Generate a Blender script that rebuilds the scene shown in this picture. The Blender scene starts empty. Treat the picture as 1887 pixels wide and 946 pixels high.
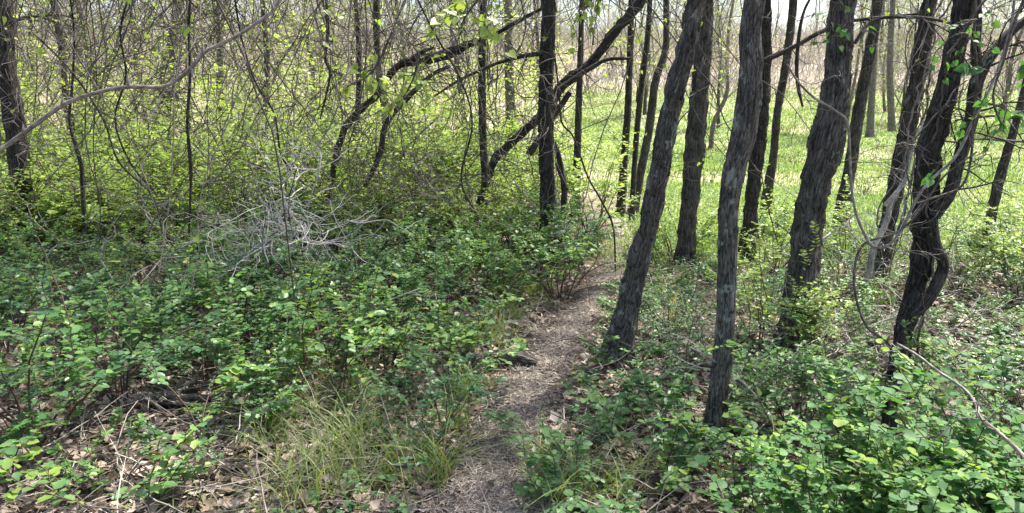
import bpy, math
import numpy as np
from math import radians as R

# ------------------------------------------------------------------ camera, sky, sun, exposure
sc = bpy.context.scene
COL = sc.collection
W0, H0, F = 1887.0, 946.0, 1347.0
PITCH = R(11.5)
CAMZ = 1.56
cam_d = bpy.data.cameras.new("camera")
cam_d.sensor_width = 36.0
cam_d.lens = 36.0 * F / W0
cam_d.clip_start = 0.05
cam_d.clip_end = 2000
cam = bpy.data.objects.new("camera", cam_d)
COL.objects.link(cam)
cam.location = (0, 0, CAMZ)
cam.rotation_euler = (R(90) - PITCH, 0, 0)
sc.camera = cam

SUN_EL, SUN_AZ = R(61), R(50)          # azimuth clockwise from +Y (ahead) towards +X (right)
w = bpy.data.worlds.new("World")
sc.world = w
w.use_nodes = True
nt = w.node_tree
bg = nt.nodes["Background"]
sky = nt.nodes.new("ShaderNodeTexSky")
sky.sky_type = 'NISHITA'
sky.sun_disc = False
sky.sun_elevation = SUN_EL
sky.sun_rotation = SUN_AZ
sky.air_density = 1.0
sky.dust_density = 4.0
sky.ozone_density = 1.0
nt.links.new(sky.outputs[0], bg.inputs[0])
bg.inputs[1].default_value = 0.125
sd = bpy.data.lights.new("sun", 'SUN')
sd.energy = 5.0
sd.angle = R(1.6)
sd.color = (1.0, 0.955, 0.88)
so = bpy.data.objects.new("sun", sd)
COL.objects.link(so)
so.rotation_euler = (R(90) - SUN_EL, 0, -SUN_AZ + R(180))
# a sun lamp shines along its -Z; tip it so that it comes from (sin az, cos az) at the elevation
from mathutils import Vector
dsun = Vector((math.sin(SUN_AZ) * math.cos(SUN_EL), math.cos(SUN_AZ) * math.cos(SUN_EL), math.sin(SUN_EL)))
so.rotation_euler = dsun.to_track_quat('Z', 'Y').to_euler()
so.location = (0, 0, 30)
sc.view_settings.view_transform = 'Standard'
sc.view_settings.look = 'None'
sc.view_settings.exposure = 1.68
sc.view_settings.gamma = 1.0
sc.view_settings.use_curve_mapping = False
cy = sc.cycles
cy.max_bounces = 7
cy.diffuse_bounces = 4
cy.glossy_bounces = 2
cy.transmission_bounces = 4
cy.transparent_max_bounces = 8
cy.use_denoising = True
cy.caustics_reflective = False
cy.caustics_refractive = False
cy.sample_clamp_indirect = 6.0

rng = np.random.default_rng(11)

# ------------------------------------------------------------------ noise and terrain
def _h(ix, iy, iz):
    n = (ix * 374761393 + iy * 668265263 + iz * 2147483647 + 1274126177) & 0xFFFFFFFF
    n = ((n ^ (n >> 13)) * 1274126177) & 0xFFFFFFFF
    n = (n ^ (n >> 16)) & 0xFFFFFFFF
    return (n & 0xFFFF) / 65535.0

def vnoise(x, y, z):
    x, y, z = np.broadcast_arrays(np.asarray(x, float), np.asarray(y, float), np.asarray(z, float))
    xi, yi, zi = np.floor(x).astype(np.int64), np.floor(y).astype(np.int64), np.floor(z).astype(np.int64)
    fx, fy, fz = x - xi, y - yi, z - zi
    fx, fy, fz = [f * f * (3 - 2 * f) for f in (fx, fy, fz)]
    r = 0
    for a in (0, 1):
        wa = fx if a else 1 - fx
        for b in (0, 1):
            wb = fy if b else 1 - fy
            for c in (0, 1):
                wc = fz if c else 1 - fz
                r = r + wa * wb * wc * _h(xi + a, yi + b, zi + c * 7)
    return r

def sstep(a, b, v):
    t = np.clip((np.asarray(v, float) - a) / (b - a), 0, 1)
    return t * t * (3 - 2 * t)

def terrain(x, y):
    x = np.asarray(x, float); y = np.asarray(y, float)
    d = np.hypot(x, y)
    z = 0.10 * (vnoise(x * 0.9 + 30, y * 0.9 + 40, 0.5) - 0.5) + 0.03 * (vnoise(x * 4 + 9, y * 4, 1.5) - 0.5)
    z = z + sstep(6, 20, d) * 0.5 * (vnoise(x * 0.16 + 5, y * 0.16 + 5, 2.5) - 0.5)
    z = z + 2.6 * sstep(15, 58, y) + 9.0 * sstep(40, 115, y) + sstep(60, 240, np.abs(x)) * 6
    # low cut bank of the dry wash crossing the meadow
    wy = 15.5 + 0.10 * x + 0.8 * np.sin(x * 0.5)
    z = z - 0.28 * np.exp(-((y - wy) / 0.9) ** 2) * sstep(1.5, 3, x)
    return z

Z00 = float(terrain(0, 0))
def px_ray(px, py):
    a = (px - W0 / 2) / F
    b = -(py - H0 / 2) / F
    return np.array([a, math.cos(PITCH) + b * math.sin(PITCH), -math.sin(PITCH) + b * math.cos(PITCH)])
def P(px, py, Y):
    d = px_ray(px, py)
    return np.array([0, 0, CAMZ]) + d * (Y / d[1])
def G(px, py):
    d = px_ray(px, py)
    t = 1.2
    while t < 90:
        p = np.array([0, 0, CAMZ]) + d * t
        if p[2] < terrain(p[0], p[1]): break
        t += 0.01
    return p

# ------------------------------------------------------------------ mesh accumulation
class Acc:
    def __init__(s):
        s.v = []; s.f = {}; s.n = 0; s.rest = []
    def add(s, verts, faces, rest=None):
        verts = np.asarray(verts, float).reshape(-1, 3)
        s.v.append(verts)
        s.rest.append(verts if rest is None else np.asarray(rest, float).reshape(-1, 3))
        fs = faces if isinstance(faces, list) else [faces]
        for f in fs:
            f = np.asarray(f, np.int64)
            s.f.setdefault(f.shape[-1], []).append(f.reshape(-1, f.shape[-1]) + s.n)
        s.n += len(verts)
    def build(s, name, mat, parent=None, origin=(0, 0, 0), smooth=True, rest=False, link=True):
        me = bpy.data.meshes.new(name)
        V = np.concatenate(s.v) - np.asarray(origin, float)
        me.vertices.add(len(V))
        me.vertices.foreach_set("co", V.astype(np.float32).ravel())
        loops, starts, tot = [], [], 0
        for k, fl in s.f.items():
            fa = np.concatenate(fl)
            loops.append(fa.ravel())
            starts.append(tot + np.arange(len(fa)) * k)
            tot += fa.size
        loops = np.concatenate(loops); starts = np.concatenate(starts)
        me.loops.add(len(loops))
        me.loops.foreach_set("vertex_index", loops.astype(np.int32))
        me.polygons.add(len(starts))
        me.polygons.foreach_set("loop_start", starts.astype(np.int32))
        me.update(calc_edges=True)
        if smooth:
            me.polygons.foreach_set("use_smooth", np.ones(len(starts), bool))
        if rest:
            at = me.attributes.new("bark", 'FLOAT_VECTOR', 'POINT')
            at.data.foreach_set("vector", np.concatenate(s.rest).astype(np.float32).ravel())
        me.materials.append(mat)
        o = bpy.data.objects.new(name, me)
        COL.objects.link(o)
        if parent is not None: o.parent = parent
        return o

def norm(a):
    return a / np.maximum(np.linalg.norm(a, axis=-1, keepdims=True), 1e-9)

def tubes(acc, Pm, Rm, sides=4):
    """many tubes at once: Pm (M,N,3), Rm (M,N)"""
    Pm = np.asarray(Pm, float); Rm = np.asarray(Rm, float)
    if Pm.ndim == 2: Pm, Rm = Pm[None], Rm[None]
    M, N, _ = Pm.shape
    if M == 0: return
    T = norm(np.gradient(Pm, axis=1))
    # parallel transport
    ch = norm(T[:, 0])
    ref = np.where(np.abs(ch[:, 2:3]) < 0.8, np.array([[0, 0, 1.0]]), np.array([[1.0, 0, 0]]))
    n = norm(np.cross(ch, ref))
    Ns = np.empty_like(Pm)
    for i in range(N):
        n = norm(n - (n * T[:, i]).sum(-1, keepdims=True) * T[:, i])
        Ns[:, i] = n
    B = np.cross(T, Ns)
    th = np.arange(sides) * 2 * math.pi / sides
    c, s_ = np.cos(th), np.sin(th)
    V = Pm[:, :, None] + Rm[:, :, None, None] * (Ns[:, :, None] * c[:, None] + B[:, :, None] * s_[:, None])
    L = np.concatenate([np.zeros((M, 1)), np.cumsum(np.linalg.norm(np.diff(Pm, axis=1), axis=-1), axis=1)], 1)
    off = (np.arange(M) * 3.17 % 50)[:, None, None]
    rest = np.stack(np.broadcast_arrays(Rm[:, :, None] * c, Rm[:, :, None] * s_, L[:, :, None] + off), -1)
    idx = np.arange(M * N * sides).reshape(M, N, sides)
    a = idx[:, :-1]; b = idx[:, 1:]
    q = np.stack([a, np.roll(a, -1, 2), np.roll(b, -1, 2), b], -1)
    acc.add(V.reshape(-1, 3), q.reshape(-1, 4), rest.reshape(-1, 3))

def walk(start, d, seg, n, wig=0.25, grav=0.0, curl=0.0, rg=None):
    """M wandering polylines: start (M,3), direction (M,3), seg length (M,), n points"""
    rg = rg or rng
    start = np.asarray(start, float); M = len(start)
    d = norm(np.asarray(d, float)); seg = np.broadcast_to(np.asarray(seg, float), (M,))
    out = np.empty((M, n, 3)); p = start.copy(); bend = rg.normal(0, curl, (M, 3))
    for i in range(n):
        out[:, i] = p
        d = norm(d + rg.normal(0, wig, (M, 3)) + bend + np.array([0, 0, grav]))
        p = p + d * seg[:, None]
    return out

def taper(M, n, r0, r1):
    t = np.linspace(0, 1, n)
    return np.asarray(r0, float).reshape(-1, 1) * (1 - t) + np.asarray(r1, float).reshape(-1, 1) * t + np.zeros((M, n))

def offshoots(Pm, k, lo=0.2, hi=1.0, spread=0.9, rg=None):
    """k start points and directions on each polyline"""
    rg = rg or rng
    M, N, _ = Pm.shape
    T = norm(np.gradient(Pm, axis=1))
    mi = np.repeat(np.arange(M), k)
    t = rg.uniform(lo, hi, M * k) * (N - 1)
    i = np.clip(t.astype(int), 0, N - 2); f = (t - i)[:, None]
    s = Pm[mi, i] * (1 - f) + Pm[mi, i + 1] * f
    r = norm(rg.normal(0, 1, (M * k, 3)))
    tt = T[mi, i]
    perp = norm(r - (r * tt).sum(-1, keepdims=True) * tt)
    return s, norm(tt + perp * spread), mi, t / (N - 1)

T_OVAL = (np.array([[0, 0, 0], [.22, .36, .05], [.55, .46, .07], [.85, .26, .03], [1, 0, -.04], [.85, -.26, .03], [.55, -.46, .07], [.22, -.36, .05]]),
          [np.array([[0, 1, 2, 3], [0, 3, 4, 4][:4]])])
def _tmpl(v, quads): return (np.array(v, float), [np.array(quads)])
T6 = _tmpl([[0, 0, 0], [.28, .36, .07], [.72, .33, .05], [1, 0, -.05], [.72, -.33, .05], [.28, -.36, .07]], [[0, 3, 2, 1], [0, 5, 4, 3]])
T10 = _tmpl([[0, 0, 0], [.15, .28, .06], [.45, .44, .09], [.8, .32, .05], [1, 0, -.03], [.8, -.32, .05], [.45, -.44, .09], [.15, -.28, .06], [.45, 0, 0]],
            [[0, 8, 2, 1], [8, 4, 3, 2], [0, 7, 6, 8], [8, 6, 5, 4]])
THEART = _tmpl([[.08, 0, 0], [-.08, .22, .05], [.12, .46, .1], [.5, .4, .06], [1.05, 0, -.15], [.5, -.4, .06], [.12, -.46, .1], [-.08, -.22, .05], [.45, 0, -.03]],
               [[0, 8, 2, 1], [8, 4, 3, 2], [0, 7, 6, 8], [8, 6, 5, 4]])
TDEAD = _tmpl([[0, 0, 0], [.2, .22, .16], [.42, .40, .3], [.66, .22, .12], [1, .05, .22], [.72, -.22, .16], [.45, -.38, .26], [.2, -.16, .06], [.45, 0, 0]],
              [[0, 8, 2, 1], [8, 4, 3, 2], [0, 7, 6, 8], [8, 6, 5, 4]])
def leaves(acc, pos, d, n, size, tmpl=T6, curl=None):
    pos = np.asarray(pos, float); M = len(pos)
    if M == 0: return
    d = norm(np.asarray(d, float)); n = np.asarray(n, float)
    n = norm(n - (n * d).sum(-1, keepdims=True) * d)
    s = np.cross(n, d)
    tv, tf = tmpl
    size = np.broadcast_to(np.asarray(size, float), (M,))[:, None, None]
    cz = tv[None, :, 2] * (1 if curl is None else np.asarray(curl).reshape(-1, 1))
    V = pos[:, None] + size * (d[:, None] * tv[None, :, 0:1] + s[:, None] * tv[None, :, 1:2] + n[:, None] * cz[:, :, None])
    k = len(tv)
    fs = [(f[None] + (np.arange(M) * k)[:, None, None]).reshape(-1, f.shape[-1]) for f in tf]
    acc.add(V.reshape(-1, 3), fs)

def blades(acc, base, h, lean, width, n=5, rg=None):
    """arching grass blades: base (M,3), height (M,), lean (M,) sideways reach as a share of the height"""
    rg = rg or rng
    M = len(base)
    a = rg.uniform(0, 2 * math.pi, M)
    dx = np.stack([np.cos(a), np.sin(a), 0 * a], -1)
    t = np.linspace(0, 1, n)
    L = (lean * h)[:, None]
    up = h[:, None] * (t - 0.45 * np.clip(lean, 0, 1.6)[:, None] * t ** 2.4)
    out = L * t ** 1.8
    Pm = base[:, None] + dx[:, None] * out[..., None] + np.array([0, 0, 1.0]) * up[..., None]
    b2 = a + math.pi / 2 + rg.uniform(-.8, .8, M)
    sv = np.stack([np.cos(b2), np.sin(b2), 0 * a], -1)
    wd = width[:, None] * (1 - t ** 2.2 * 0.93) * 0.5
    V = np.stack([Pm - sv[:, None] * wd[..., None], Pm + sv[:, None] * wd[..., None]], 2)
    idx = np.arange(M * n * 2).reshape(M, n, 2)
    q = np.stack([idx[:, :-1, 0], idx[:, :-1, 1], idx[:, 1:, 1], idx[:, 1:, 0]], -1)
    acc.add(V.reshape(-1, 3), q.reshape(-1, 4))

# ------------------------------------------------------------------ materials
def mat(name):
    m = bpy.data.materials.new(name); m.use_nodes = True
    nt = m.node_tree; nt.nodes.clear()
    out = nt.nodes.new("ShaderNodeOutputMaterial")
    b = nt.nodes.new("ShaderNodeBsdfPrincipled")
    nt.links.new(b.outputs[0], out.inputs[0])
    return m, nt, b, out
def nd(nt, typ, **kw):
    n = nt.nodes.new(typ)
    for k, v in kw.items():
        if k.startswith('i_'):
            key = k[2:]
            n.inputs[int(key) if key.isdigit() else key.replace('_', ' ')].default_value = v
        else: setattr(n, k, v)
    return n
def ramp(nt, fac, stops, interp='LINEAR'):
    r = nt.nodes.new("ShaderNodeValToRGB"); r.color_ramp.interpolation = interp
    e = r.color_ramp.elements
    while len(e) < len(stops): e.new(0.5)
    for el, (p, c) in zip(e, stops):
        el.position = p; el.color = (*c, 1)
    nt.links.new(fac, r.inputs[0])
    return r.outputs[0]
def mixc(nt, fac, a, b, blend='MIX'):
    m = nt.nodes.new("ShaderNodeMix"); m.data_type = 'RGBA'; m.blend_type = blend
    for s, v in ((0, fac), (6, a), (7, b)):
        if isinstance(v, (int, float)): m.inputs[s].default_value = v
        elif isinstance(v, tuple): m.inputs[s].default_value = (*v, 1)
        else: nt.links.new(v, m.inputs[s])
    return m.outputs[2]

def leaf_mat(name, stops, trans=0.45, tint=(1.25, 1.35, 0.5), rough=0.42, spec=0.4):
    m, nt, b, out = mat(name)
    g = nt.nodes.new("ShaderNodeNewGeometry")
    oi = nt.nodes.new("ShaderNodeObjectInfo")
    a = nd(nt, "ShaderNodeMath", operation='MULTIPLY', i_1=0.35); nt.links.new(oi.outputs['Random'], a.inputs[0])
    m2 = nd(nt, "ShaderNodeMath", operation='MULTIPLY', i_1=0.75); nt.links.new(g.outputs['Random Per Island'], m2.inputs[0])
    s = nd(nt, "ShaderNodeMath", operation='ADD'); nt.links.new(a.outputs[0], s.inputs[0]); nt.links.new(m2.outputs[0], s.inputs[1])
    c = ramp(nt, s.outputs[0], stops)
    # undersides of leaves are paler and duller
    back = mixc(nt, 0.35, c, (0.16, 0.22, 0.13))
    cc = mixc(nt, g.outputs['Backfacing'], c, back)
    nt.links.new(cc, b.inputs['Base Color'])
    b.inputs['Roughness'].default_value = rough
    b.inputs['Specular IOR Level'].default_value = spec
    t = nt.nodes.new("ShaderNodeBsdfTranslucent")
    tc = mixc(nt, 1.0, c, tint, 'MULTIPLY')
    nt.links.new(tc, t.inputs[0])
    mx = nd(nt, "ShaderNodeMixShader", i_0=trans)
    nt.links.new(b.outputs[0], mx.inputs[1]); nt.links.new(t.outputs[0], mx.inputs[2])
    nt.links.new(mx.outputs[0], out.inputs[0])
    return m

def bark_mat(name, dark, light, lichen=0.0, scale=42, stretch=0.17, bump=1.0, tint=(.30, .33, .27)):
    m, nt, b, out = mat(name)
    at = nd(nt, "ShaderNodeAttribute", attribute_name="bark")
    mp = nd(nt, "ShaderNodeMapping"); mp.inputs['Scale'].default_value = (1, 1, stretch)
    nt.links.new(at.outputs['Vector'], mp.inputs[0])
    n1 = nd(nt, "ShaderNodeTexNoise", i_Scale=scale, i_Detail=8.0, i_Roughness=0.62, i_Distortion=0.6)
    nt.links.new(mp.outputs[0], n1.inputs[0])
    n2 = nd(nt, "ShaderNodeTexNoise", i_Scale=9.0, i_Detail=5.0)
    nt.links.new(at.outputs['Vector'], n2.inputs[0])
    v = nd(nt, "ShaderNodeTexVoronoi", feature='DISTANCE_TO_EDGE', i_Scale=scale * 1.3)
    nt.links.new(mp.outputs[0], v.inputs[0])
    mid = tuple((x * .5 + y * .5) for x, y in zip(dark, light))
    c = ramp(nt, n1.outputs[0], [(0.36, dark), (0.52, mid), (0.68, light)])
    c = mixc(nt, 0.35, c, ramp(nt, n2.outputs[0], [(0.38, dark), (0.62, light)]))
    crack = ramp(nt, v.outputs['Distance'], [(0.0, tuple(min(1, x * 4) for x in dark)), (0.10, (1, 1, 1))])
    c = mixc(nt, 0.95, c, crack, 'MULTIPLY')
    mpf = nd(nt, "ShaderNodeMapping"); mpf.inputs['Scale'].default_value = (1, 1, .45)
    nt.links.new(at.outputs['Vector'], mpf.inputs[0])
    nf = nd(nt, "ShaderNodeTexNoise", i_Scale=110.0, i_Detail=4.0, i_Roughness=.7); nt.links.new(mpf.outputs[0], nf.inputs[0])
    c = mixc(nt, .8, c, ramp(nt, nf.outputs[0], [(.38, (.45, .45, .45)), (.62, (1.5, 1.5, 1.5))]), 'MULTIPLY')
    if lichen > 0:
        n3 = nd(nt, "ShaderNodeTexNoise", i_Scale=30.0, i_Detail=8.0, i_Roughness=0.7)
        n4 = nd(nt, "ShaderNodeTexNoise", i_Scale=12.0, i_Detail=4.0)
        mp3 = nd(nt, "ShaderNodeMapping"); mp3.inputs['Location'].default_value = (4, 2, 9); mp3.inputs['Scale'].default_value = (1, 1, .7)
        nt.links.new(at.outputs['Vector'], mp3.inputs[0]); nt.links.new(mp3.outputs[0], n3.inputs[0]); nt.links.new(mp3.outputs[0], n4.inputs[0])
        ad3 = nd(nt, "ShaderNodeMath", operation='ADD'); nt.links.new(n3.outputs[0], ad3.inputs[0]); nt.links.new(n4.outputs[0], ad3.inputs[1])
        hf = nd(nt, "ShaderNodeMath", operation='MULTIPLY', i_1=.5); nt.links.new(ad3.outputs[0], hf.inputs[0])
        f = ramp(nt, hf.outputs[0], [(0.63 - 0.08 * lichen, (0, 0, 0)), (0.66 - 0.08 * lichen, (.75, .75, .75))])
        c = mixc(nt, f, c, tint)
    nt.links.new(c, b.inputs['Base Color'])
    b.inputs['Roughness'].default_value = 0.85
    b.inputs['Specular IOR Level'].default_value = 0.3
    ad = nd(nt, "ShaderNodeMath", operation='MULTIPLY_ADD', i_1=0.6)
    nt.links.new(v.outputs['Distance'], ad.inputs[0]); nt.links.new(n1.outputs[0], ad.inputs[2])
    bp = nd(nt, "ShaderNodeBump", i_Strength=bump, i_Distance=0.03)
    nt.links.new(ad.outputs[0], bp.inputs['Height']); nt.links.new(bp.outputs[0], b.inputs['Normal'])
    return m

def twig_mat(name, c0, c1, rough=0.8):
    m, nt, b, out = mat(name)
    g = nt.nodes.new("ShaderNodeNewGeometry")
    c = ramp(nt, g.outputs['Random Per Island'], [(0, c0), (1, c1)])
    tc = nt.nodes.new("ShaderNodeTexCoord")
    n = nd(nt, "ShaderNodeTexNoise", i_Scale=22.0, i_Detail=4.0); nt.links.new(tc.outputs['Object'], n.inputs[0])
    c = mixc(nt, 0.55, c, ramp(nt, n.outputs[0], [(0.3, (.35, .35, .35)), (0.7, (1.3, 1.3, 1.3))]), 'MULTIPLY')
    nt.links.new(c, b.inputs['Base Color']); b.inputs['Roughness'].default_value = rough
    b.inputs['Specular IOR Level'].default_value = 0.3
    return m

M_BARK = bark_mat("bark_dark_brown", (.037, .031, .026), (.165, .144, .12), 0.3)
M_BARK_L = bark_mat("bark_with_lichen", (.042, .037, .031), (.205, .185, .155), 0.9)
M_BARK_G = bark_mat("bark_grey_furrowed", (.038, .034, .028), (.205, .183, .152), 0.3, scale=34, stretch=0.13)
M_BARK_B = bark_mat("bark_blackish", (.025, .0215, .018), (.118, .104, .087), 0.25)
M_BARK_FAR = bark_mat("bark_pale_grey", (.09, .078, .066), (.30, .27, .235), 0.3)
M_DEAD = bark_mat("weathered_dead_wood", (.10, .085, .07), (.38, .345, .30), 0.0, scale=40, stretch=0.06)
M_DEADD = bark_mat("rotten_dark_wood", (.04, .032, .026), (.20, .165, .135), 0.0, scale=40, stretch=0.06)
M_WHITE = bark_mat("bleached_bark", (.25, .23, .20), (.62, .58, .52), 0.4, scale=18, stretch=.4, tint=(.12, .11, .1))
M_TWIG = twig_mat("dark_twig", (.05, .042, .036), (.18, .155, .13))
M_TWIG_P = twig_mat("pale_twig", (.20, .175, .15), (.46, .42, .37))
M_CHIP = twig_mat("mulch_chip", (.135, .108, .085), (.48, .42, .355))
M_TWIG_W = twig_mat("bleached_twig", (.40, .37, .33), (.66, .62, .57))
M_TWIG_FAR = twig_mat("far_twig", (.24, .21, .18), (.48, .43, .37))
M_STEM = twig_mat("reddish_stem", (.06, .038, .028), (.15, .095, .07))
M_VINE = bark_mat("vine_bark", (.08, .068, .056), (.25, .215, .18), 0, scale=60, stretch=.1)
M_VINE_P = bark_mat("smooth_tan_bark", (.16, .14, .12), (.36, .325, .285), 0, scale=30, stretch=.25, bump=.3)

M_LEAF = leaf_mat("green_leaf", [(0, (.034, .095, .045)), (.4, (.055, .140, .058)), (.75, (.088, .19, .068)), (1, (.17, .26, .06))], 0.40)
M_LEAF2 = leaf_mat("mid_green_leaf", [(0, (.055, .14, .055)), (.4, (.095, .205, .072)), (.75, (.145, .27, .082)), (1, (.26, .36, .07))], 0.42)
M_LEAF_S = leaf_mat("spring_green_leaf", [(0, (.13, .22, .06)), (.5, (.23, .33, .085)), (1, (.36, .43, .12))], 0.5, (1.2, 1.3, .7))
M_LEAF_Y = leaf_mat("yellow_green_leaf", [(0, (.17, .26, .055)), (.6, (.27, .36, .08)), (1, (.40, .45, .12))], 0.5, (1.2, 1.25, .75))
M_LEAF_R = leaf_mat("round_green_leaf", [(0, (.04, .12, .042)), (.5, (.068, .17, .052)), (.85, (.125, .25, .06)), (1, (.23, .34, .055))], 0.42, rough=.55, spec=.28)
M_GRASS = leaf_mat("grass_blade", [(0, (.07, .15, .02)), (.45, (.14, .23, .03)), (.75, (.22, .28, .06)), (1, (.42, .36, .18))], 0.4, rough=.5)
M_MEADOW = leaf_mat("meadow_grass_blade", [(0, (.115, .185, .05)), (.5, (.16, .235, .072)), (.9, (.22, .28, .10)), (1, (.36, .35, .20))], 0.4, rough=.55)
M_STRAW = leaf_mat("dry_straw", [(0, (.16, .12, .08)), (.5, (.32, .26, .18)), (1, (.50, .43, .33))], 0.2, (1, 1, .8), .6)
M_STRAW_M = leaf_mat("dry_meadow_blade", [(0, (.22, .20, .11)), (.5, (.31, .28, .17)), (1, (.42, .37, .26))], 0.3, (1, 1, .8), .6)
M_LITTER = leaf_mat("dead_leaf", [(0, (.08, .053, .038)), (.35, (.17, .125, .092)), (.72, (.33, .26, .205)), (.93, (.50, .43, .36)), (1, (.30, .15, .075))], 0.12, (1, .9, .7), .65)

def ground_mat(name):
    m, nt, b, out = mat(name)
    tc = nt.nodes.new("ShaderNodeTexCoord")
    n1 = nd(nt, "ShaderNodeTexNoise", i_Scale=9.0, i_Detail=10.0, i_Roughness=.7); nt.links.new(tc.outputs['Object'], n1.inputs[0])
    n2 = nd(nt, "ShaderNodeTexNoise", i_Scale=.35, i_Detail=6.0, i_Roughness=.6); nt.links.new(tc.outputs['Object'], n2.inputs[0])
    v = nd(nt, "ShaderNodeTexVoronoi", i_Scale=34.0); nt.links.new(tc.outputs['Object'], v.inputs[0])
    soil = ramp(nt, n1.outputs[0], [(.3, (.035, .026, .02)), (.55, (.10, .075, .055)), (.75, (.20, .155, .12))])
    soil = mixc(nt, .45, soil, ramp(nt, v.outputs['Distance'], [(0, (.26, .2, .15)), (.5, (.05, .036, .028))]))
    mead = ramp(nt, n1.outputs[0], [(.3, (.13, .18, .065)), (.55, (.18, .225, .09)), (.75, (.25, .26, .14))])
    dry = ramp(nt, n1.outputs[0], [(.3, (.22, .18, .12)), (.7, (.38, .31, .23))])
    mead = mixc(nt, ramp(nt, n2.outputs[0], [(.50, (0, 0, 0)), (.62, (1, 1, 1))]), mead, dry)
    sp = nt.nodes.new("ShaderNodeSeparateXYZ"); nt.links.new(tc.outputs['Object'], sp.inputs[0])
    # meadow mask stored on the mesh
    at = nd(nt, "ShaderNodeAttribute", attribute_name="zone")
    sp2 = nt.nodes.new("ShaderNodeSeparateXYZ"); nt.links.new(at.outputs['Vector'], sp2.inputs[0])
    c = mixc(nt, sp2.outputs[0], soil, mead)
    c = mixc(nt, sp2.outputs[1], c, dry)
    woods = ramp(nt, n1.outputs[0], [(.3, (.20, .165, .125)), (.7, (.42, .355, .28))])
    c = mixc(nt, sp2.outputs[2], c, woods)
    nt.links.new(c, b.inputs['Base Color']); b.inputs['Roughness'].default_value = .95
    b.inputs['Specular IOR Level'].default_value = .15
    bp = nd(nt, "ShaderNodeBump", i_Strength=.7, i_Distance=.03)
    nt.links.new(n1.outputs[0], bp.inputs['Height']); nt.links.new(bp.outputs[0], b.inputs['Normal'])
    return m
M_GROUND = ground_mat("forest_floor_and_meadow")
def path_mat():
    m, nt, b, out = mat("trodden_path")
    tc = nt.nodes.new("ShaderNodeTexCoord")
    n1 = nd(nt, "ShaderNodeTexNoise", i_Scale=28.0, i_Detail=10.0, i_Roughness=.72); nt.links.new(tc.outputs['Object'], n1.inputs[0])
    n2 = nd(nt, "ShaderNodeTexNoise", i_Scale=3.0, i_Detail=5.0); nt.links.new(tc.outputs['Object'], n2.inputs[0])
    c = ramp(nt, n1.outputs[0], [(.3, (.055, .045, .038)), (.5, (.16, .135, .115)), (.72, (.32, .285, .25))])
    c = mixc(nt, .4, c, ramp(nt, n2.outputs[0], [(.35, (.09, .07, .055)), (.65, (.30, .25, .205))]))
    nt.links.new(c, b.inputs['Base Color']); b.inputs['Roughness'].default_value = .95
    b.inputs['Specular IOR Level'].default_value = .15
    bp = nd(nt, "ShaderNodeBump", i_Strength=.9, i_Distance=.02)
    nt.links.new(n1.outputs[0], bp.inputs['Height']); nt.links.new(bp.outputs[0], b.inputs['Normal'])
    return m
M_PATH = path_mat()

# ------------------------------------------------------------------ object helpers
def tag(o, label, cat, group=None):
    o["label"] = label; o["category"] = cat
    if group: o["group"] = group
    return o
def thing(name, label, cat, loc=(0, 0, 0), group=None, rz=0.0):
    o = bpy.data.objects.new(name, None); COL.objects.link(o)
    o.empty_display_size = 0.2
    o.location = tuple(float(c) for c in loc); o.rotation_euler = (0, 0, rz)
    return tag(o, label, cat, group)
def dup(root, loc, rz=0.0, s=1.0, label=None, group=None, tilt=(0, 0)):
    r = root.copy(); COL.objects.link(r)
    r.location = tuple(float(c) for c in loc); r.rotation_euler = (tilt[0], tilt[1], rz)
    r.scale = (s, s, s) if np.isscalar(s) else s
    if label: r["label"] = label
    if group: r["group"] = group
    for ch in list(root.children):
        c = ch.copy(); COL.objects.link(c); c.parent = r
    return r

# ------------------------------------------------------------------ path centre line
PATH_PX = [(830, 1180, 1.05), (868, 1020, 1.0), (890, 946, 1.0), (910, 880, .95), (932, 800, .85), (968, 720, .72), (1020, 650, .66), (1064, 595, .62), (1100, 545, .6), (1126, 500, .65), (1145, 465, .75), (1150, 430, .85), (1138, 405, 1.)]
PC = []
for a, b_, s_ in PATH_PX:
    g = G(a, b_); PC.append((g[0], g[1], s_ * 0.158))
PC = [(0.02, -3, .2), (0.0, 0.2, .2)] + PC + [(2.3, 13.5, .3), (3.2, 16, .35)]
PC = np.array(PC)
def catmull(pts, n):
    pts = np.asarray(pts, float)
    p = np.vstack([2 * pts[0] - pts[1], pts, 2 * pts[-1] - pts[-2]])
    K = len(pts) - 1
    u = np.linspace(0, K - 1e-6, n); i = u.astype(int); t = (u - i)[:, None]
    a, b, c, d = p[i], p[i + 1], p[i + 2], p[i + 3]
    return 0.5 * (2 * b + (c - a) * t + (2 * a - 5 * b + 4 * c - d) * t ** 2 + (3 * b - a - 3 * c + d) * t ** 3)
PATHC = catmull(PC, 260)
def path_dist(x, y):
    x = np.atleast_1d(x); y = np.atleast_1d(y)
    d = np.hypot(x[:, None] - PATHC[None, :, 0], y[:, None] - PATHC[None, :, 1])
    k = d.argmin(1)
    t = PATHC[np.clip(k + 1, 0, 259)] - PATHC[np.clip(k - 1, 0, 259)]
    side = t[:, 0] * (y - PATHC[k, 1]) - t[:, 1] * (x - PATHC[k, 0])
    return d.min(1), np.sign(side)          # +1 = left of the path
# meadow share of a ground point
def meadow(x, y):
    x = np.asarray(x, float); y = np.asarray(y, float)
    edge = 6.2 + 2.0 * (vnoise(x * .5 + 3, y * .3, 7.7) - .5) - 0.12 * x
    xl = 1.0 + 0.04 * y - 1.5 * (vnoise(x * .3, y * .3, 3.3) - .5)
    return sstep(edge, edge + 2.2, y) * sstep(xl - .6, xl + 1.0, x) * (1 - sstep(44, 60, y + 8 * (vnoise(x * .12, y * .12, 9.9) - .5)))

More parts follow.
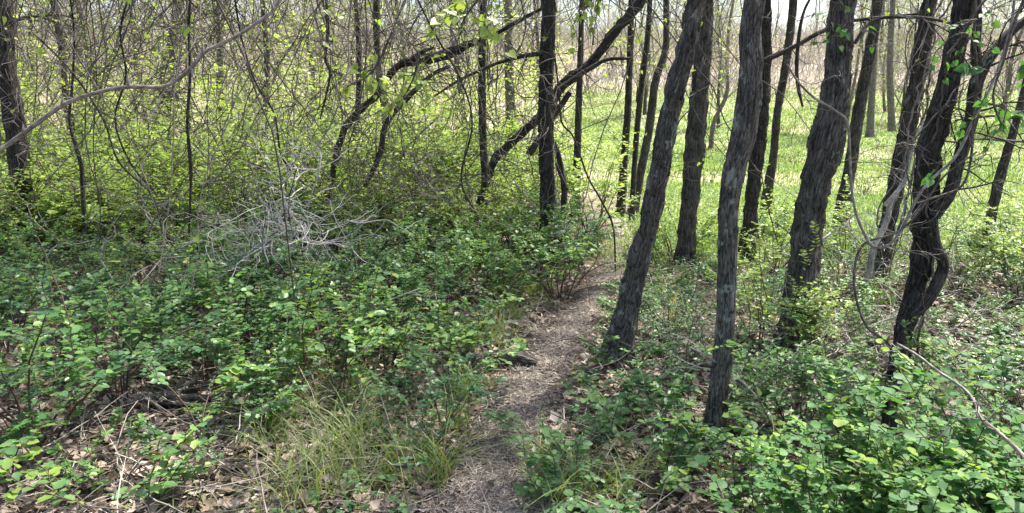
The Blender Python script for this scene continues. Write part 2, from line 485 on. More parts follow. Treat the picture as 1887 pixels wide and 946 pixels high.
# ------------------------------------------------------------------ ground and path
xs = np.unique(np.concatenate([np.arange(-7, 9, .1), np.arange(-20, 28, .4), np.linspace(-420, 420, 90)]))
ys = np.unique(np.concatenate([np.arange(-1, 10, .1), np.arange(-12, 50, .35), np.linspace(50, 130, 50), np.linspace(-300, 600, 60)]))
X, Y = np.meshgrid(xs, ys)
Zt = terrain(X, Y)
idx = np.arange(X.size).reshape(X.shape)
gr = Acc()
gr.add(np.stack([X, Y, Zt], -1).reshape(-1, 3), np.stack([idx[:-1, :-1], idx[:-1, 1:], idx[1:, 1:], idx[1:, :-1]], -1).reshape(-1, 4))
go = gr.build("ground", M_GROUND)
go["kind"] = "structure"
md = meadow(X, Y)
wy = 15.5 + 0.10 * X + 0.8 * np.sin(X * 0.5)
dirt = .8 * np.exp(-((Y - wy - .5) / 1.0) ** 2) * sstep(1.5, 3, X) * sstep(.38, .6, vnoise(X * .5, Y * .6, 4.4))
wood = sstep(44, 60, Y + 8 * (vnoise(X * .12, Y * .12, 9.9) - .5)) + (1 - sstep(.0, 3, X - 0.04 * Y)) * sstep(9, 16, Y)
att = go.data.attributes.new("zone", 'FLOAT_VECTOR', 'POINT')
att.data.foreach_set("vector", np.stack([md, dirt, np.clip(wood, 0, 1)], -1).astype(np.float32).ravel())

pa = Acc()
tn = norm(np.gradient(PATHC[:, :2], axis=0)); nn = np.stack([-tn[:, 1], tn[:, 0]], -1)
cols = 9; u = np.linspace(-1, 1, cols)
wl = PATHC[:, 2] * (1 + .45 * (vnoise(np.arange(260) * .35, 0, 0) - .5)); wr = PATHC[:, 2] * (1 + .45 * (vnoise(np.arange(260) * .35, 9, 0) - .5))
off = np.where(u[None] > 0, u[None] * wl[:, None], u[None] * wr[:, None])
XY = PATHC[:, None, :2] + nn[:, None] * off[..., None]
Zp = terrain(XY[..., 0], XY[..., 1]) + 0.012 - 0.006 * np.abs(u)[None]
# tuck the path's edge into the soil
Zp[:, 0] -= 0.03; Zp[:, -1] -= 0.03
ip = np.arange(260 * cols).reshape(260, cols)
pa.add(np.concatenate([XY, Zp[..., None]], -1).reshape(-1, 3), np.stack([ip[:-1, :-1], ip[1:, :-1], ip[1:, 1:], ip[:-1, 1:]], -1).reshape(-1, 4)[:, ::-1])
po = pa.build("path", M_PATH); po["kind"] = "structure"

# ------------------------------------------------------------------ trees traced from the photo, standing at their own distance
def trunk_mesh(acc, pts, rad, sides=44, ring=0.02, amp=0.012, freq=1.0, seed=0.0, flare=True, knots=3):
    """pts (K,3) control points, rad (K,) radii; a furrowed trunk with real ridges"""
    Lc = np.linalg.norm(np.diff(pts, axis=0), axis=1).sum()
    n = max(12, int(Lc / ring))
    c = catmull(np.concatenate([pts, np.asarray(rad)[:, None]], 1), n)
    p, r = c[:, :3], np.maximum(c[:, 3], .004)
    s = np.concatenate([[0], np.cumsum(np.linalg.norm(np.diff(p, axis=0), axis=1))])
    T = norm(np.gradient(p, axis=0))
    nv = norm(np.cross(T[0], [0.3, 1, 0.1])); N = np.empty_like(p)
    for i in range(n):
        nv = norm(nv - (nv @ T[i]) * T[i]); N[i] = nv
    B = np.cross(T, N)
    th = np.arange(sides) * 2 * math.pi / sides
    ct, st = np.cos(th)[None], np.sin(th)[None]
    rr = r[:, None] * np.ones((1, sides))
    if flare:
        roots = .5 + .5 * np.cos(th[None] * 4 + seed * 3 + 1.3 * np.sin(th[None] + seed))
        rr = rr * (1 + (0.22 + .75 * roots) * np.exp(-(s[:, None]) / .19))
    # slow swelling and out-of-round shape
    rr = rr * (1 + .055 * (vnoise(ct * 1.2 + seed, st * 1.2 + 5, s[:, None] * 2.2) - .5) * 2)
    k = r[:, None] * 36 * freq + 1.5
    a = vnoise(ct * k + seed * 7, st * k + 3, s[:, None] * 5.0 + .8 * ct)
    b2 = vnoise(ct * k * 2.1 + seed, st * k * 2.1 + 8, s[:, None] * 15)
    ridge = 1 - np.abs(2 * a - 1) * 1.6
    rr = rr + 1.25 * amp * (-.75 - ridge + .6 * (b2 - .5)) * np.minimum(1, r[:, None] / .07)
    for q in range(knots):
        s0 = (0.25 + .7 * ((seed * 7.3 + q * .37) % 1)) * s[-1]; t0 = (seed * 11 + q * 2.4) % 6.28
        dd = ((s[:, None] - s0) / (.6 * r[:, None] + .02)) ** 2 + (np.angle(np.exp(1j * (th[None] - t0))) / .5) ** 2
        rr = rr + .16 * r[:, None] * np.exp(-dd)
    V = p[:, None] + rr[..., None] * (N[:, None] * ct[..., None] + B[:, None] * st[..., None])
    rest = np.stack(np.broadcast_arrays(r[:, None] * ct + seed, r[:, None] * st, s[:, None] + seed * 3), -1)
    ix = np.arange(n * sides).reshape(n, sides)
    a0, b0 = ix[:-1], ix[1:]
    acc.add(V.reshape(-1, 3), np.stack([a0, np.roll(a0, -1, 1), np.roll(b0, -1, 1), b0], -1).reshape(-1, 4), rest.reshape(-1, 3))
    return p, r

def px_path(px, D, dy=0.0):
    """(x, y, width) pixels -> points and radii at depth D (dy: metres of depth gained along the list)"""
    pts, rad = [], []
    K = len(px)
    for i, (a, b, wd) in enumerate(px):
        Yd = D + dy * i / max(1, K - 1)
        p = P(a, b, Yd); pts.append(p)
        dist = np.dot(p - np.array([0, 0, CAMZ]), [0, math.cos(PITCH), -math.sin(PITCH)])
        rad.append(.5 * wd * dist / F)
    return np.array(pts), np.array(rad) * .93

def crown(root, base, tip_r, height, seed, org, twig, leafm, limb_n=6, spread=1.0, leaf_n=5, twigk=9, tw=M_TWIG):
    """limbs, twigs and young leaves above the trunk: base (N,3) points along the upper trunk"""
    rg = np.random.default_rng(seed)
    acc = Acc()
    s, d, mi, t = offshoots(base[None], limb_n, .15, 1., .95, rg)
    d = norm(d + np.array([0, 0, .25]))
    L1 = walk(s, d, rg.uniform(.5, 1.0, limb_n) * .22 * height * spread / 2, 9, .16, .03, .03, rg)
    tubes(acc, L1, taper(limb_n, 9, tip_r * rg.uniform(.35, .7, limb_n), tip_r * .12), 7)
    s, d, mi, t = offshoots(L1, 5, .2, 1., .9, rg)
    L2 = walk(s, d, rg.uniform(.10, .2, len(s)) * spread, 8, .22, .0, .05, rg)
    tubes(acc, L2, taper(len(s), 8, tip_r * .16 + .003, .003), 5)
    s, d, mi, t = offshoots(L2, twigk, .1, 1., 1., rg)
    L3 = walk(s, d, rg.uniform(.05, .12, len(s)) * spread, 6, .3, -.03, .06, rg)
    tubes(acc, L3, taper(len(s), 6, .0035, .0014), 3)
    acc.build("branch", tw, root, org)
    la = Acc()
    s, d, mi, t = offshoots(L3, leaf_n, .2, 1., 1.2, rg)
    leaves(la, s, d, rg.normal(0, .5, (len(s), 3)) + [0, 0, 1], rg.uniform(.02, .045, len(s)), THEART)
    la.build("foliage", leafm, root, org)
    return L1

def traced_tree(label, px, D, m, seed, dy=0.0, top=7.5, amp=.012, freq=1.0, sides=44, group=None, name="tree", crn=True, flare=True, ring=.02, leafm=None, twigk=7, cat="tree", knots=3, leaf_n=3):
    pts, rad = px_path(px, D, dy)        # listed from the foot upwards
    gz = float(terrain(pts[0, 0], pts[0, 1]))
    foot = pts[0].copy(); foot[2] = gz
    pts[0] = foot - [0, 0, .12]
    org = foot
    root = thing(name, label, cat, foot, group)
    up = norm(pts[-1] - pts[-2])
    if crn:
        ex, er = [], []
        p = pts[-1]; d = up; rg = np.random.default_rng(seed + 500)
        hgt = max(2.0, top - p[2]); n = 5
        for i in range(n):
            d = norm(d * .8 + np.array([0, 0, .35]) + rg.normal(0, .10, 3))
            p = p + d * hgt / n; ex.append(p); er.append(rad[-1] * (1 - .8 * (i + 1) / n))
        upper = np.vstack([pts[-1:], np.array(ex)])
        allp = np.vstack([pts, np.array(ex)]); allr = np.concatenate([rad, er])
    else:
        allp, allr = pts, rad
    acc = Acc()
    p, r = trunk_mesh(acc, allp, allr, sides, ring, amp, freq, (seed * .37) % 5, flare, knots)
    acc.build("trunk", m, root, org, rest=True)
    if crn:
        i0 = int(len(p) * .55)
        crown(root, p[i0::max(1, (len(p) - i0) // 9)], rad[-1], top, seed, org, None, leafm or M_LEAF_Y, twigk=twigk, leaf_n=leaf_n)
    return root, p, r, org

def add_branch(root, org, px, D, m, seed=0, dy=0.0, name="branch", sides=14, amp=.004, twigs=0, tm=None, tl=.05, grav=-.03):
    pts, rad = px_path(px, D, dy)
    acc = Acc()
    p, r = trunk_mesh(acc, pts, rad, sides, .02, amp, 1, (seed * .61) % 5, False, 1)
    if twigs:
        rg = np.random.default_rng(seed)
        c = p[::max(1, len(p) // 12)]
        s, d, mi, t = offshoots(c[None], twigs, .1, 1., 1.2, rg)
        L = walk(s, d, rg.uniform(.4, 1.3, twigs) * tl, 8, .26, grav, .05, rg)
        tubes(acc, L, taper(twigs, 8, .006, .002), 4)
        s, d, mi, t = offshoots(L, 3, .2, 1., 1., rg)
        L = walk(s, d, rg.uniform(.3, 1, len(s)) * tl * .6, 6, .3, grav, .05, rg)
        tubes(acc, L, taper(len(s), 6, .003, .0014), 3)
    return acc.build(name, m, root, org, rest=True)

TR = {}
TR['left'] = traced_tree("broad dark brown trunk standing at the far left edge of the photo", [(52, 478, 50), (46, 400, 46), (34, 290, 44), (24, 200, 44), (8, 110, 42), (6, 0, 40)], 7.6, M_BARK_B, 1, sides=56)
TR['mid'] = traced_tree("straight upright dark trunk in the middle, just left of the narrow path", [(1012, 478, 42), (1010, 380, 37), (1006, 260, 36), (1007, 130, 36), (1012, 0, 34)], 7.2, M_BARK_B, 2, sides=48)
TR['lean'] = traced_tree("leaning lichen-spotted trunk right beside the path's bend", [(1132, 648, 74), (1152, 590, 56), (1172, 500, 52), (1200, 395, 50), (1222, 280, 50), (1240, 185, 50), (1264, 95, 48), (1284, -10, 46)], 4.35, M_BARK_L, 3, sides=56)
TR['behind'] = traced_tree("furrowed grey trunk directly behind the leaning lichen-spotted trunk", [(1264, 470, 42), (1268, 400, 40), (1277, 300, 44), (1290, 160, 42), (1302, 0, 38)], 7.3, M_BARK_G, 4, dy=-.2)
TR['front'] = traced_tree("nearest trunk with pale lichen patches, its foot lowest in the photo", [(1318, 812, 52), (1321, 750, 42), (1332, 660, 42), (1338, 560, 44), (1341, 430, 46), (1350, 330, 50), (1372, 240, 54), (1384, 130, 54), (1390, 0, 50)], 3.2, M_BARK_L, 5, sides=56, amp=.008, dy=.25)
TR['dark'] = traced_tree("dark slim trunk right behind the nearest lichen-patched trunk", [(1376, 460, 36), (1384, 380, 32), (1395, 290, 36), (1403, 190, 36), (1410, 60, 32), (1412, -20, 30)], 7.4, M_BARK_B, 6)
TR['wavy'] = traced_tree("thin wavy grey trunk left of the thickest trunk", [(1408, 430, 26), (1414, 360, 22), (1425, 290, 19), (1432, 210, 17), (1448, 120, 18), (1462, 0, 18)], 9.0, M_BARK, 7, amp=.006)
TR['thick'] = traced_tree("thickest deeply furrowed grey trunk, bowed in its middle", [(1462, 640, 92), (1470, 570, 72), (1483, 460, 70), (1500, 350, 72), (1522, 262, 76), (1538, 190, 66), (1546, 110, 62), (1556, 0, 60)], 4.7, M_BARK_G, 8, sides=72, amp=.016, dy=.3)
TR['tilt'] = traced_tree("slender brown trunk leaning right at the meadow edge, right of the thickest trunk", [(1542, 440, 36), (1555, 370, 30), (1568, 300, 27), (1583, 200, 26), (1603, 100, 26), (1618, 0, 24)], 8.5, M_BARK, 9, amp=.007)
TR['viney'] = traced_tree("reddish brown leaning trunk wrapped in pale bare vines", [(1612, 520, 34), (1632, 430, 36), (1652, 340, 40), (1672, 240, 40), (1690, 150, 38), (1704, 60, 36), (1716, -10, 34)], 6.4, M_BARK, 10)
TR['twist'] = traced_tree("dark twisted scaly trunk near the right edge with a crooked side stem", [(1654, 692, 46), (1664, 620, 42), (1682, 550, 44), (1700, 470, 54), (1706, 370, 58), (1712, 280, 58), (1736, 200, 54), (1760, 100, 50), (1778, -10, 50)], 4.1, M_BARK_B, 11, sides=56, amp=.014, knots=6)
TR['edge'] = traced_tree("thin leaning trunk in the grass nearest the right edge", [(1810, 486, 22), (1824, 410, 21), (1842, 330, 22), (1864, 255, 18), (1884, 180, 15), (1905, 90, 14)], 7.4, M_BARK, 12, amp=.006)
TR['pairA'] = traced_tree("left stem of three slim trunks beyond the path's far end", [(1143, 396, 20), (1150, 300, 17), (1157, 200, 15), (1161, 100, 14), (1164, -10, 13)], 10.5, M_BARK_B, 13, amp=.004, sides=24)
TR['pairB'] = traced_tree("middle, thinnest stem of three slim trunks beyond the path's far end", [(1164, 402, 10), (1170, 290, 12), (1180, 180, 13), (1192, 80, 12), (1198, -10, 11)], 10.0, M_BARK_B, 14, amp=.004, sides=24)
TR['pairC'] = traced_tree("right stem of three slim trunks beyond the path's far end", [(1164, 384, 20), (1182, 310, 18), (1196, 240, 18), (1208, 150, 17), (1226, 90, 14), (1228, 0, 13)], 11.0, M_BARK, 15, amp=.004, sides=24)
TR['gap'] = traced_tree("slim dark trunk just right of the straight middle trunk, before the meadow", [(1060, 392, 22), (1064, 280, 16), (1067, 180, 15), (1070, 90, 13), (1074, -10, 12)], 10.4, M_BARK_B, 16, amp=.004, sides=24)
TR['thinmid'] = traced_tree("slim dark upright trunk in the thicket left of the straight middle trunk", [(896, 425, 16), (893, 330, 15), (889, 220, 17), (888, 110, 17), (890, 0, 15)], 8.2, M_BARK_B, 17, amp=.005, sides=28)
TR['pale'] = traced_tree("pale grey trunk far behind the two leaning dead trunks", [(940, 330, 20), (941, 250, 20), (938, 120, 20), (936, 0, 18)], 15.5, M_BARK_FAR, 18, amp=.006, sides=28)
TR['c2'] = traced_tree("blackish crooked trunk behind the broken leaning log", [(704, 372, 20), (712, 280, 18), (708, 200, 16), (696, 110, 16), (694, 0, 15)], 11.5, M_BARK_B, 19, amp=.006, sides=28)
TR['l2'] = traced_tree("dark forked trunk far back in the left woods above the bright shrubs", [(300, 330, 34), (303, 220, 27), (308, 130, 24), (322, 60, 22), (328, -10, 20)], 16, M_BARK, 20, amp=.008, sides=28)
TR['l3'] = traced_tree("leaning grey trunk behind the thorny branch near the left edge", [(150, 330, 22), (122, 180, 16), (114, 90, 15), (98, 0, 14)], 14, M_BARK, 21, amp=.006, sides=28)
TR['l4'] = traced_tree("thin crooked dark sapling in the left thicket under the thorny branch", [(158, 455, 10), (154, 380, 9), (150, 310, 9), (140, 270, 8), (128, 220, 6), (133, 160, 5)], 7.0, M_BARK_B, 22, amp=.003, sides=16, name="sapling", cat="sapling", top=4.2, twigk=5)
TR['l5'] = traced_tree("thin upright bare sapling left of the grey brush tangle", [(350, 440, 8), (352, 330, 7), (346, 230, 7), (350, 130, 6), (345, 0, 5)], 8.0, M_BARK, 23, amp=.002, sides=16, name="sapling", cat="sapling", top=5, twigk=5)
TR['l6'] = traced_tree("dark slim trunk in the left woods above the grey brush tangle", [(486, 350, 14), (488, 240, 12), (492, 120, 12), (484, 0, 11)], 13, M_BARK, 24, amp=.004, sides=20)
TR['l7'] = traced_tree("slender dark trunk left of the broken leaning log", [(640, 390, 14), (655, 260, 13), (662, 130, 12), (655, 0, 10)], 10.5, M_BARK_B, 25, amp=.004, sides=20)
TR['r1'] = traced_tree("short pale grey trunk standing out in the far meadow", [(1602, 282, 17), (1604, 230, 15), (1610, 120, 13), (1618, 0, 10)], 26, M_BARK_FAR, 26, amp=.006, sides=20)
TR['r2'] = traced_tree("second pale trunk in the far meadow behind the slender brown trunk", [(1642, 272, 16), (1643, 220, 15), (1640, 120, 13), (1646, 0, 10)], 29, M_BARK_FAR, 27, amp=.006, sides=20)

# side branches that belong to those trees
r_, p_, q_, o_ = TR['twist']
add_branch(r_, o_, [(1680, 585, 24), (1712, 550, 26), (1735, 505, 26), (1738, 480, 24), (1722, 448, 26), (1716, 400, 26)], 4.0, M_BARK_B, 31, amp=.006)
add_branch(r_, o_, [(1722, 400, 26), (1752, 350, 30), (1768, 290, 28), (1790, 220, 28), (1800, 150, 30), (1836, 90, 24), (1880, 45, 20), (1930, 10, 18)], 4.0, M_BARK_B, 32, amp=.007, twigs=20, tl=.07)
add_branch(r_, o_, [(1806, 140, 24), (1798, 90, 20), (1802, 40, 18), (1800, -20, 16)], 4.0, M_BARK_B, 33, amp=.006)
r_, p_, q_, o_ = TR['dark']
add_branch(r_, o_, [(1408, 112, 12), (1440, 98, 11), (1475, 80, 10), (1515, 58, 9), (1560, 40, 8), (1700, 25, 6)], 7.2, M_BARK_B, 34, twigs=14)
r_, p_, q_, o_ = TR['wavy']
add_branch(r_, o_, [(1500, -15, 5), (1482, 20, 6), (1473, 60, 8), (1468, 120, 8), (1471, 160, 8), (1479, 197, 5)], 6.6, M_BARK_B, 35, name="hanging_branch")
r_, p_, q_, o_ = TR['left']
add_branch(r_, o_, [(18, 44, 9), (40, 34, 8), (75, 30, 6), (110, 28, 4), (140, 34, 3)], 7.5, M_BARK, 36, twigs=10)
r_, p_, q_, o_ = TR['mid']
add_branch(r_, o_, [(1000, 100, 10), (975, 102, 9), (930, 112, 8), (880, 132, 7), (840, 152, 6), (800, 178, 4)], 7.15, M_BARK_B, 37, twigs=16, tl=.06, grav=-.12)
add_branch(r_, o_, [(1024, 300, 6), (1040, 340, 9), (1046, 350, 9)], 7.1, M_BARK_B, 38)
r_, p_, q_, o_ = TR['thick']
add_branch(r_, o_, [(1575, 80, 8), (1610, 38, 7), (1680, 32, 7), (1740, 40, 6), (1800, 60, 4)], 4.9, M_BARK, 39, twigs=10)
r_, p_, q_, o_ = TR['edge']
add_branch(r_, o_, [(1868, 218, 6), (1830, 214, 5), (1790, 218, 5), (1760, 222, 4)], 7.4, M_BARK_B, 40, twigs=6)

# leaning and broken trunks
rt, p_, q_, o_ = traced_tree("long dark leaning trunk crossing behind the straight middle trunk", [(860, 442, 18), (905, 310, 20), (940, 266, 22), (1000, 210, 21), (1040, 152, 24), (1088, 118, 22), (1130, 62, 24), (1168, 18, 26), (1190, -25, 26)], 8.6, M_BARK_B, 41, name="leaning_tree", cat="trunk", top=7, flare=False)
add_branch(rt, o_, [(1000, 245, 14), (1030, 172, 14), (1060, 145, 12), (1095, 122, 10), (1120, 110, 8), (1160, 108, 6)], 8.4, M_BARK_B, 42, twigs=10)
add_branch(rt, o_, [(975, 285, 16), (1010, 230, 14), (1050, 170, 12)], 8.3, M_BARK_B, 43)
rt, p_, q_, o_ = traced_tree("blackish broken log leaning up to the right above the thicket", [(575, 405, 15), (625, 268, 17), (652, 215, 19), (694, 176, 18), (730, 124, 19), (775, 110, 27), (820, 102, 27), (860, 84, 20), (908, 66, 12), (965, 34, 11), (1010, 10, 9)], 8.2, M_BARK_B, 44, name="leaning_log", cat="log", crn=False, flare=False, knots=8, amp=.016)
add_branch(rt, o_, [(760, 108, 12), (778, 96, 10), (800, 88, 4)], 8.1, M_BARK_B, 45)
add_branch(rt, o_, [(672, 345, 9), (700, 285, 12), (712, 228, 12), (760, 172, 11), (796, 138, 9), (830, 122, 7)], 8.1, M_BARK_B, 46, twigs=14, grav=-.1)
acc = Acc(); pts, rad = px_path([(1028, 470, 14), (1034, 400, 13), (1040, 350, 14), (1030, 290, 12), (1022, 262, 8)], 7.5)
gz = terrain(pts[0, 0], pts[0, 1]); pts[0, 2] = gz - .05
trunk_mesh(acc, pts, rad, 18, .02, .005, 1, 2.2, False)
tag(acc.build("dead_sapling", M_BARK_B, None, rest=True), "short dark dead stem bent against the right side of the straight middle trunk", "dead sapling")
rt = thing("dead_tree", "white bleached dead stem slanting beside the vine-wrapped trunk", "dead tree", (0, 0, 0))
pts, rad = px_path([(1584, 548, 15), (1602, 505, 13), (1608, 462, 13), (1634, 408, 11), (1642, 372, 10), (1676, 325, 6)], 6.0)
pts[0, 2] = terrain(pts[0, 0], pts[0, 1]) - .03
acc = Acc(); trunk_mesh(acc, pts, rad, 24, .02, .005, 1, 1.2, False); acc.build("trunk", M_WHITE, rt, rest=True)
acc = Acc(); pts, rad = px_path([(1652, 365, 9), (1630, 380, 8), (1668, 330, 7), (1685, 260, 6), (1720, 200, 4)], 5.95); trunk_mesh(acc, pts[1:], rad[1:], 12, .02, .002, 1, .2, False); acc.build("branch", M_WHITE, rt, rest=True)

# stumps and logs on the ground
def lying_log(name, label, cat, pxs, D, m, seed, sides=40, amp=.02):
    pts, rad = [], []
    for a, b, wd in pxs:
        g = G(a, b); rr = .5 * wd * g[1] / F
        pts.append([g[0], g[1], float(terrain(g[0], g[1])) + rr * .95]); rad.append(rr)
    acc = Acc(); pts = np.array(pts)
    d0 = norm(pts[0] - pts[1]); d1 = norm(pts[-1] - pts[-2])
    pts = np.vstack([pts[0] + d0 * .015, pts, pts[-1] + d1 * .015]); rad = [rad[0] * .25] + rad + [rad[-1] * .3]
    trunk_mesh(acc, pts, np.array(rad), sides, .006, amp, 1.6, seed, False, 4)
    o = acc.build(name, m, None, rest=True)
    return tag(o, label, cat)
lying_log("rotten_log", "short dark rotten log lying across the left side of the path", "log", [(872, 684, 32), (905, 678, 38), (945, 676, 36), (985, 680, 28)], 0, M_BARK_G, 1.7, amp=.008)
def splinter_wood(label, px, py, n, L, seed):
    rg = np.random.default_rng(seed)
    g = G(px, py); g[2] = terrain(g[0], g[1])
    acc = Acc()
    for k in range(n):
        y0 = rg.normal(0, .05); st = g + [-L * .5 + rg.normal(0, .05), y0, .02 + rg.uniform(0, .05)]
        d = norm(np.array([1, rg.normal(0, .22) - .2, rg.normal(0, .08) - .02]))
        w_ = walk(st[None], d[None], L * rg.uniform(.5, 1.) / 9, 10, .09, -.01, .02, rg)
        w_[..., 2] = np.maximum(w_[..., 2], terrain(w_[..., 0], w_[..., 1]) + .004)
        tubes(acc, w_, taper(1, 10, rg.uniform(.008, .022), .004), 6)
    return tag(acc.build("decayed_wood", M_DEAD, None, rest=True), label, "decayed wood")
splinter_wood("grey splintered slab of decayed wood lying on litter at lower left", 345, 742, 26, .27, 5)
def stump(label, px, py, h, rd, m, seed):
    g = G(px, py); g[2] = float(terrain(g[0], g[1]))
    root = thing("stump", label, "stump", g)
    acc = Acc()
    pts = np.array([g + [0, 0, -.1], g + [.005, 0, h * .3], g + [.0, .01, h * .7], g + [-.01, 0, h]])
    trunk_mesh(acc, pts, np.array([rd * 1.1, rd, rd * .95, rd * .8]), 40, .01, .012, 1.2, seed, True, 2)
    acc.build("trunk", m, root, g, rest=True)
    # ragged top
    acc = Acc(); th = rng.uniform(0, 6.28, 26); rr = rd * np.sqrt(rng.uniform(0, .8, 26))
    st = g + np.stack([np.cos(th) * rr, np.sin(th) * rr, np.full(26, h - .04)], -1)
    tubes(acc, walk(st, np.tile([0, 0, 1.], (26, 1)), rng.uniform(.010, .03, 26), 4, .1), taper(26, 4, .012, .001), 5)
    acc.build("broken_top", m, root, g, rest=True)
stump("dark broken stump half hidden by round leaves below the twisted trunk", 1632, 830, .30, .035, M_BARK_B, 3.1)

# ------------------------------------------------------------------ thorny branch and other near branches
def vine_thing(name, label, cat, px, D, m, seed, dy=0, twigs=0, tl=.05, tm=None, thorns=(), leaf=None, leafn=0, sides=12, amp=.0015, drop=False, grav=-.02, lsize=.05):
    pts, rad = px_path(px, D, dy)
    if drop: pts[0, 2] = min(pts[0, 2], float(terrain(pts[0, 0], pts[0, 1])) + .005)
    org = pts[0].copy()
    root = thing(name, label, cat, org)
    acc = Acc(); p, r = trunk_mesh(acc, pts, rad, sides, .012, amp, 1.5, (seed * .77) % 5, False, 2)
    acc.build("stem", m, root, org, rest=True)
    rg = np.random.default_rng(seed)
    L = None
    if twigs:
        ac = Acc(); c = p[::max(1, len(p) // 14)]
        s, d, mi, t = offshoots(c[None], twigs, .05, 1., 1.2, rg)
        L = walk(s, d, rg.uniform(.4, 1.3, twigs) * tl, 8, .25, grav, .05, rg)
        s, d, mi, t = offshoots(L, 3, .2, 1., 1., rg)
        L2 = walk(s, d, rg.uniform(.3, 1, len(s)) * tl * .5, 6, .3, grav, .05, rg)
        for q in range(twigs):
            ac = Acc(); tubes(ac, L[q:q + 1], taper(1, 8, rad.mean() * .4, .0015), 5)
            w_ = L2[mi == q]; tubes(ac, w_, taper(len(w_), 6, .0022, .001), 4)
            ac.build("twig", tm or m, root, org, rest=True)
    for (i, tx, ty) in thorns:
        q = P(tx, ty, D); k = np.linalg.norm(p - q, axis=1).argmin()
        ta = Acc()
        d = norm(np.array([rg.uniform(-.3, .3), -.2, i]))
        st = p[k]
        tubes(ta, np.stack([st, st + d * .012, st + d * .024, st + d * .036])[None], np.array([[.008, .0045, .002, .0003]]), 8)
        ta.build("thorn", m, root, org, rest=True)
    if leaf is not None:
        la = Acc()
        src = L if L is not None else p[None, ::max(1, len(p) // 10)]
        k = max(1, int(leafn / len(src)))
        s, d, mi, t = offshoots(src, k, .3, 1., 1.2, rg)
        leaves(la, s, d + [0, 0, -.3], rg.normal(0, .45, (len(s), 3)) + [0, -.4, .8], rg.uniform(.6, 1.1, len(s)) * lsize, THEART)
        la.build("foliage", leaf, root, org)
    return root
vine_thing("thorny_branch", "long smooth tan thorny branch arching across the upper left", "branch",
           [(-60, 305, 9), (0, 276, 9), (58, 235, 9), (113, 196, 9), (150, 180, 8), (190, 168, 8), (240, 160, 8), (300, 160, 8), (335, 141, 8), (354, 124, 8), (378, 96, 7), (430, 70, 7), (480, 38, 7), (505, 18, 7), (520, -10, 6), (540, -60, 6)],
           2.3, M_VINE_P, 50, thorns=[(1, 38, 243), (1, 113, 194), (1, 240, 158), (-1, 352, 128), (1, 505, 18), (1, 372, 100)])
vine_thing("bare_branch", "grey blurred bare twig reaching in from the lower right edge", "branch",
           [(1900, 858, 9), (1886, 840, 9), (1850, 806, 8), (1805, 768, 8), (1800, 748, 8), (1775, 716, 6), (1725, 682, 5), (1690, 655, 4), (1655, 635, 3)], 1.5, M_VINE_P, 51, dy=.5, twigs=3, tl=.03)
vine_thing("vine", "pale thin vine looping from the thickest trunk down towards the twisted trunk", "vine",
           [(1450, 118, 4), (1470, 150, 4), (1500, 180, 5), (1540, 205, 5), (1562, 228, 5), (1566, 290, 5), (1572, 370, 5), (1590, 425, 6), (1612, 455, 6), (1650, 440, 6), (1700, 350, 6), (1760, 290, 6), (1790, 230, 6), (1830, 150, 5), (1860, 60, 5), (1872, -20, 5)], 3.7, M_VINE_P, 52, twigs=8)
vine_thing("vine", "greenish grey vine hanging down the right side of the twisted trunk", "vine",
           [(1800, -20, 5), (1795, 60, 5), (1800, 140, 6), (1794, 230, 6), (1788, 300, 5), (1770, 345, 5), (1720, 365, 5), (1690, 375, 4)], 3.6, M_VINE, 53, twigs=10)
vine_thing("vine", "thick curling vine between the thickest trunk and the twisted trunk", "vine",
           [(1600, 720, 4), (1640, 665, 4), (1636, 632, 5), (1600, 605, 5), (1580, 560, 5), (1574, 500, 5), (1592, 450, 5), (1650, 430, 5), (1690, 395, 5), (1740, 325, 4), (1800, 280, 4)], 3.9, M_VINE, 54, twigs=12, drop=True)
vine_thing("vine", "bare curved vine rising from the path's edge in front of the meadow", "vine",
           [(1135, 480, 3), (1130, 420, 4), (1108, 370, 4), (1085, 330, 4), (1070, 290, 4), (1055, 250, 4), (1035, 225, 4), (1030, 170, 4), (1022, 100, 4)], 6.9, M_BARK_B, 55, twigs=8, drop=True)
vine_thing("branch", "pale bare branch running flat across the far right at head height", "branch",
           [(1905, 262, 5), (1860, 260, 5), (1800, 256, 4), (1760, 262, 4), (1700, 255, 3)], 5.2, M_VINE, 56, twigs=8)
vine_thing("fallen_branch", "long pale stick slanting down to the foot of the nearest trunk", "stick",
           [(1440, 778, 4), (1400, 740, 5), (1350, 690, 5), (1300, 655, 4), (1270, 640, 3)], 3.25, M_TWIG_P, 57, twigs=5, drop=True)
vine_thing("fallen_branch", "pale twig arching across the thicket left of the path", "stick",
           [(620, 600, 4), (650, 578, 4), (700, 560, 4), (740, 545, 4), (775, 532, 3)], 4.6, M_TWIG_P, 58, twigs=6)
for i, (lab, px, D) in enumerate([
    ("bright green heart-leaved sprig hanging left of the broken log", [(722, 60, 5), (700, 110, 5), (678, 140, 4), (650, 155, 3), (640, 160, 2)], 4.6),
    ("large-leaved green sprig hanging from the top just left of the middle", [(905, -40, 6), (880, 0, 5), (862, 25, 4), (845, 55, 3)], 3.6),
    ("yellow-green sprig hanging below the broken log's left end", [(770, 95, 5), (765, 135, 4), (752, 165, 3), (740, 185, 3)], 4.8),
    ("small bright leafy sprig beside the top of the straight middle trunk", [(1110, -40, 5), (1090, 0, 4), (1075, 20, 3)], 5.0),
]):
    vine_thing("leafy_branch", lab, "branch", px, D, M_VINE, 70 + i, twigs=10, tl=.035, leaf=M_LEAF_Y, leafn=44, lsize=.055)
